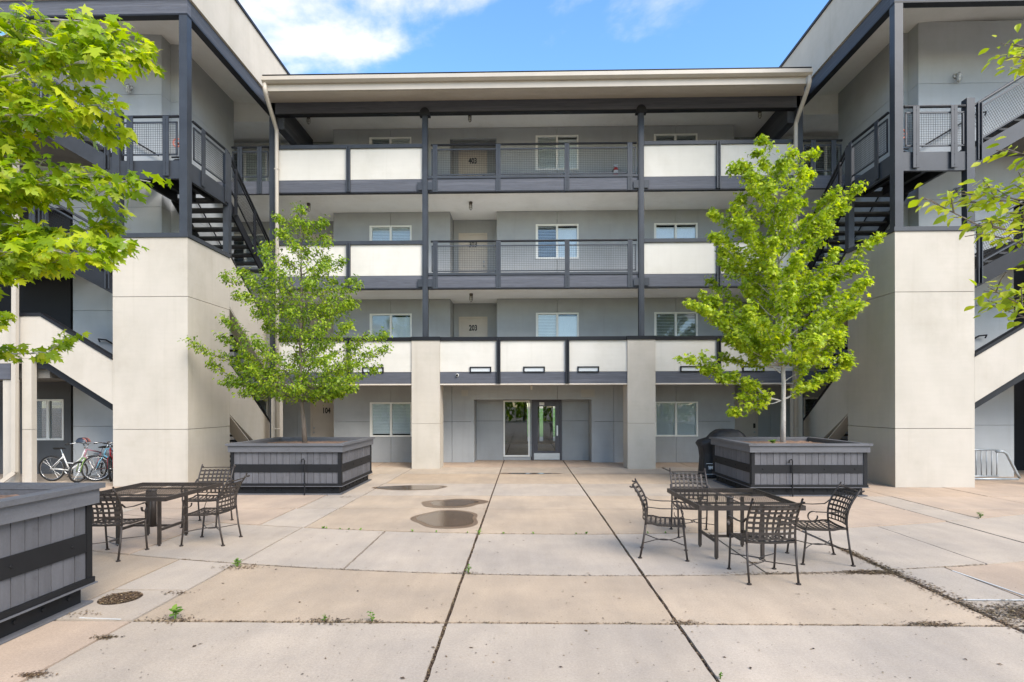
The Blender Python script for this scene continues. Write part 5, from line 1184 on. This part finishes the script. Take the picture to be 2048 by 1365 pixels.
o = MB().lathe([(0, 0.008), (0.06, 0.008), (0.065, 0.003)], 16, (0.1, 15.72, 0)).build('drain_cover', 'galv'); tag(o, 'tiny metal drain in the puddle before the entrance', 'drain')
fl_m = MB()
def flake(x, y, s, z=0.005):
    a = random.uniform(0, 6.28); c, q = math.cos(a) * s, math.sin(a) * s; k = random.uniform(0.3, 0.7); h = random.uniform(0, s * 0.5)
    fl_m.add([(x - c, y - q, z), (x + q * k, y - c * k, z + h), (x + c, y + q, z + h * 0.4), (x - q * k, y + c * k, z + h * 0.7)], [(0, 1, 2, 3)])
def line_litter(x0, y0, x1, y1, n, wd, s=0.012, z=-0.012):
    for _ in range(n):
        f = random.random(); flake(x0 + (x1 - x0) * f + random.gauss(0, wd), y0 + (y1 - y0) * f + random.gauss(0, wd), s * random.uniform(0.5, 1.4), z + random.uniform(0, 0.008))
line_litter(-0.69, 3.0, -0.69, 10.4, 900, 0.013, 0.012); line_litter(1.34, 3.0, 1.34, 10.4, 900, 0.013, 0.012); line_litter(1.34, 10.4, 1.34, 15, 250, 0.013)
for x0, x1, fn, n in ((-3.5, 4.2, lambda x: 4.97, 1500), (-4.3, 5.5, H2, 1500), (-3.4, 4.0, H3, 500)):
    for _ in range(n):
        x = random.uniform(x0, x1); flake(x, fn(x) + random.gauss(0, 0.012), 0.011 * random.uniform(0.5, 1.4), random.uniform(-0.012, 0.004))
for _ in range(3000):      # drift along the right hand joint
    f = random.random() ** 0.8; y = 4.7 + (7.6 - 4.7) * f; flake(4.22 + random.gauss(0, 0.04 + 0.03 * (1 - f)), y, random.uniform(0.007, 0.018), random.uniform(-0.01, 0.01))
for _ in range(1900): flake(4.62 + random.gauss(0, 0.17), 5.25 + random.gauss(0, 0.12), random.uniform(0.007, 0.018), random.uniform(0.002, 0.012))
for _ in range(1100): flake(3.95 + random.gauss(0, 0.14), 6.52 + random.gauss(0, 0.035), random.uniform(0.007, 0.018), random.uniform(0.002, 0.01))
for _ in range(250): flake(3.0 + random.gauss(0, 0.35), 6.47 + random.gauss(0, 0.025), random.uniform(0.007, 0.016), random.uniform(0.0, 0.01))
for _ in range(220): flake(3.55 + random.gauss(0, 0.12), 4.99 + random.gauss(0, 0.03), random.uniform(0.007, 0.018), random.uniform(0.002, 0.01))
for _ in range(900):
    a = random.uniform(0, 6.28); r = 0.185 * math.sqrt(random.random()); flake(-4.02 + r * math.cos(a), 5.54 + r * math.sin(a), random.uniform(0.007, 0.018), random.uniform(0.004, 0.012))
for cx_, cy_, n, sx in ((-3.35, 6.62, 160, 0.14), (-3.55, 5.7, 70, 0.08), (-3.12, 5.0, 120, 0.10), (-1.75, 4.98, 160, 0.14), (-1.35, 4.98, 50, 0.06), (-3.45, 4.6, 120, 0.05), (-0.66, 6.42, 60, 0.06), (1.40, 5.0, 110, 0.08), (-3.50, 3.95, 150, 0.06), (-4.1, 5.1, 50, 0.12), (2.75, 6.9, 60, 0.05), (-3.7, 11.7, 60, 0.1)):
    for _ in range(n): flake(cx_ + random.gauss(0, sx), cy_ + random.gauss(0, sx * 0.4), random.uniform(0.006, 0.016), random.uniform(0.002, 0.009))
for _ in range(900):
    x = random.uniform(-3.4, 6.0); y = random.uniform(3.4, 9.5); s_ = random.uniform(0.004, 0.011) if random.random() < 0.85 else random.uniform(0.012, 0.022); flake(x, y, s_, 0.004)
for _ in range(420): flake(random.uniform(-3.6, 5.0), random.uniform(3.3, 5.6), random.uniform(0.003, 0.010), 0.004)
o = fl_m.build('leaf_litter', 'litter'); tag(o, 'dry leaf litter and grit along the paving joints', 'litter', kind='stuff')
m = MB().bar((4.92, 6.6, 0.004), (5.0, 5.7, 0.004), 0.022, 0.004); m.bar((4.3, 5.62, 0.004), (4.92, 5.62, 0.004), 0.02, 0.004); m.bar((-4.02, 5.02, 0.004), (-3.62, 4.99, 0.004), 0.016, 0.004)
o = m.build('joint_sealant', 'caulk'); tag(o, 'pale strips of joint sealant on the paving', 'sealant', kind='stuff')
def weed(label, x, y, h, n, broad=False, z=0.0):
    t = thing('weed', label, 'weed', (x, y, z), 'weeds growing in the paving joints')
    P = []; D = []; N = []; S = []
    st = MB()
    for k in range(n):
        a = random.uniform(0, 6.28); hh = h * random.uniform(0.3, 1.0); sp = h * 0.30
        e = (x + math.cos(a) * sp * random.random(), y + math.sin(a) * sp * random.random(), z + hh)
        st.tube([(x, y, z - 0.01), e], [0.003, 0.0015], 4, False)
        for q in range(3):
            b = random.uniform(0, 6.28); P.append((e[0] - x, e[1] - y, e[2] - z - q * 0.2 * hh)); D.append((math.cos(b), math.sin(b), random.uniform(-0.1, 0.9))); N.append((0.2, -0.2, 1)); S.append(h * (0.55 if broad else 0.32) * random.uniform(0.7, 1.2))
    st.build('stem', 'weed', t)
    build_leaves('foliage', np.array(P), np.array(D), np.array(N), np.array(S), 'oval', 'weed', t)
weed('bushy weed at the left end of the curved joint near the iron table', -3.42, 6.66, 0.11, 10)
weed('broad leaved weed seedling in the front joint right of the near planter', -3.13, 5.0, 0.12, 5, True)
weed('tiny weed at the left of the pair in the front joint', -1.78, 4.99, 0.06, 5)
weed('upright weed at the right of the pair in the front joint', -1.35, 4.98, 0.09, 5)
weed('weed in the central joint just in front of the largest puddle', -0.66, 8.34, 0.10, 7)
weed('weed where the central joint crosses the curved joint', -0.64, 6.44, 0.09, 6)
weed('weed in the right hand joint at the bottom of the picture', 1.37, 3.98, 0.05, 6)
weed('weed in the curved joint at the far right of the paving', 7.68, 9.68, 0.12, 8)
weed('small leafy plant growing in the mulch at the foot of the right maple', 5.55, 12.75, 0.16, 9, True, 1.02)
wm = []; 
P = []; D = []; N = []; S = []
for _ in range(16):
    x = random.uniform(-3.3, 3.6); y = H3(x) + random.gauss(0, 0.012)
    for q in range(4):
        b = random.uniform(0, 6.28); P.append((x, y, 0)); D.append((math.cos(b), math.sin(b), 1.4)); N.append((0.3, -0.6, 0.6)); S.append(random.uniform(0.015, 0.045))
root = bpy.data.objects.new('joint_grass', None)
me_o = build_leaves('joint_grass', np.array(P), np.array(D), np.array(N), np.array(S), 'oval', 'weed', None); tag(me_o, 'thin grass blades sprouting along the curved joint', 'grass', kind='stuff')
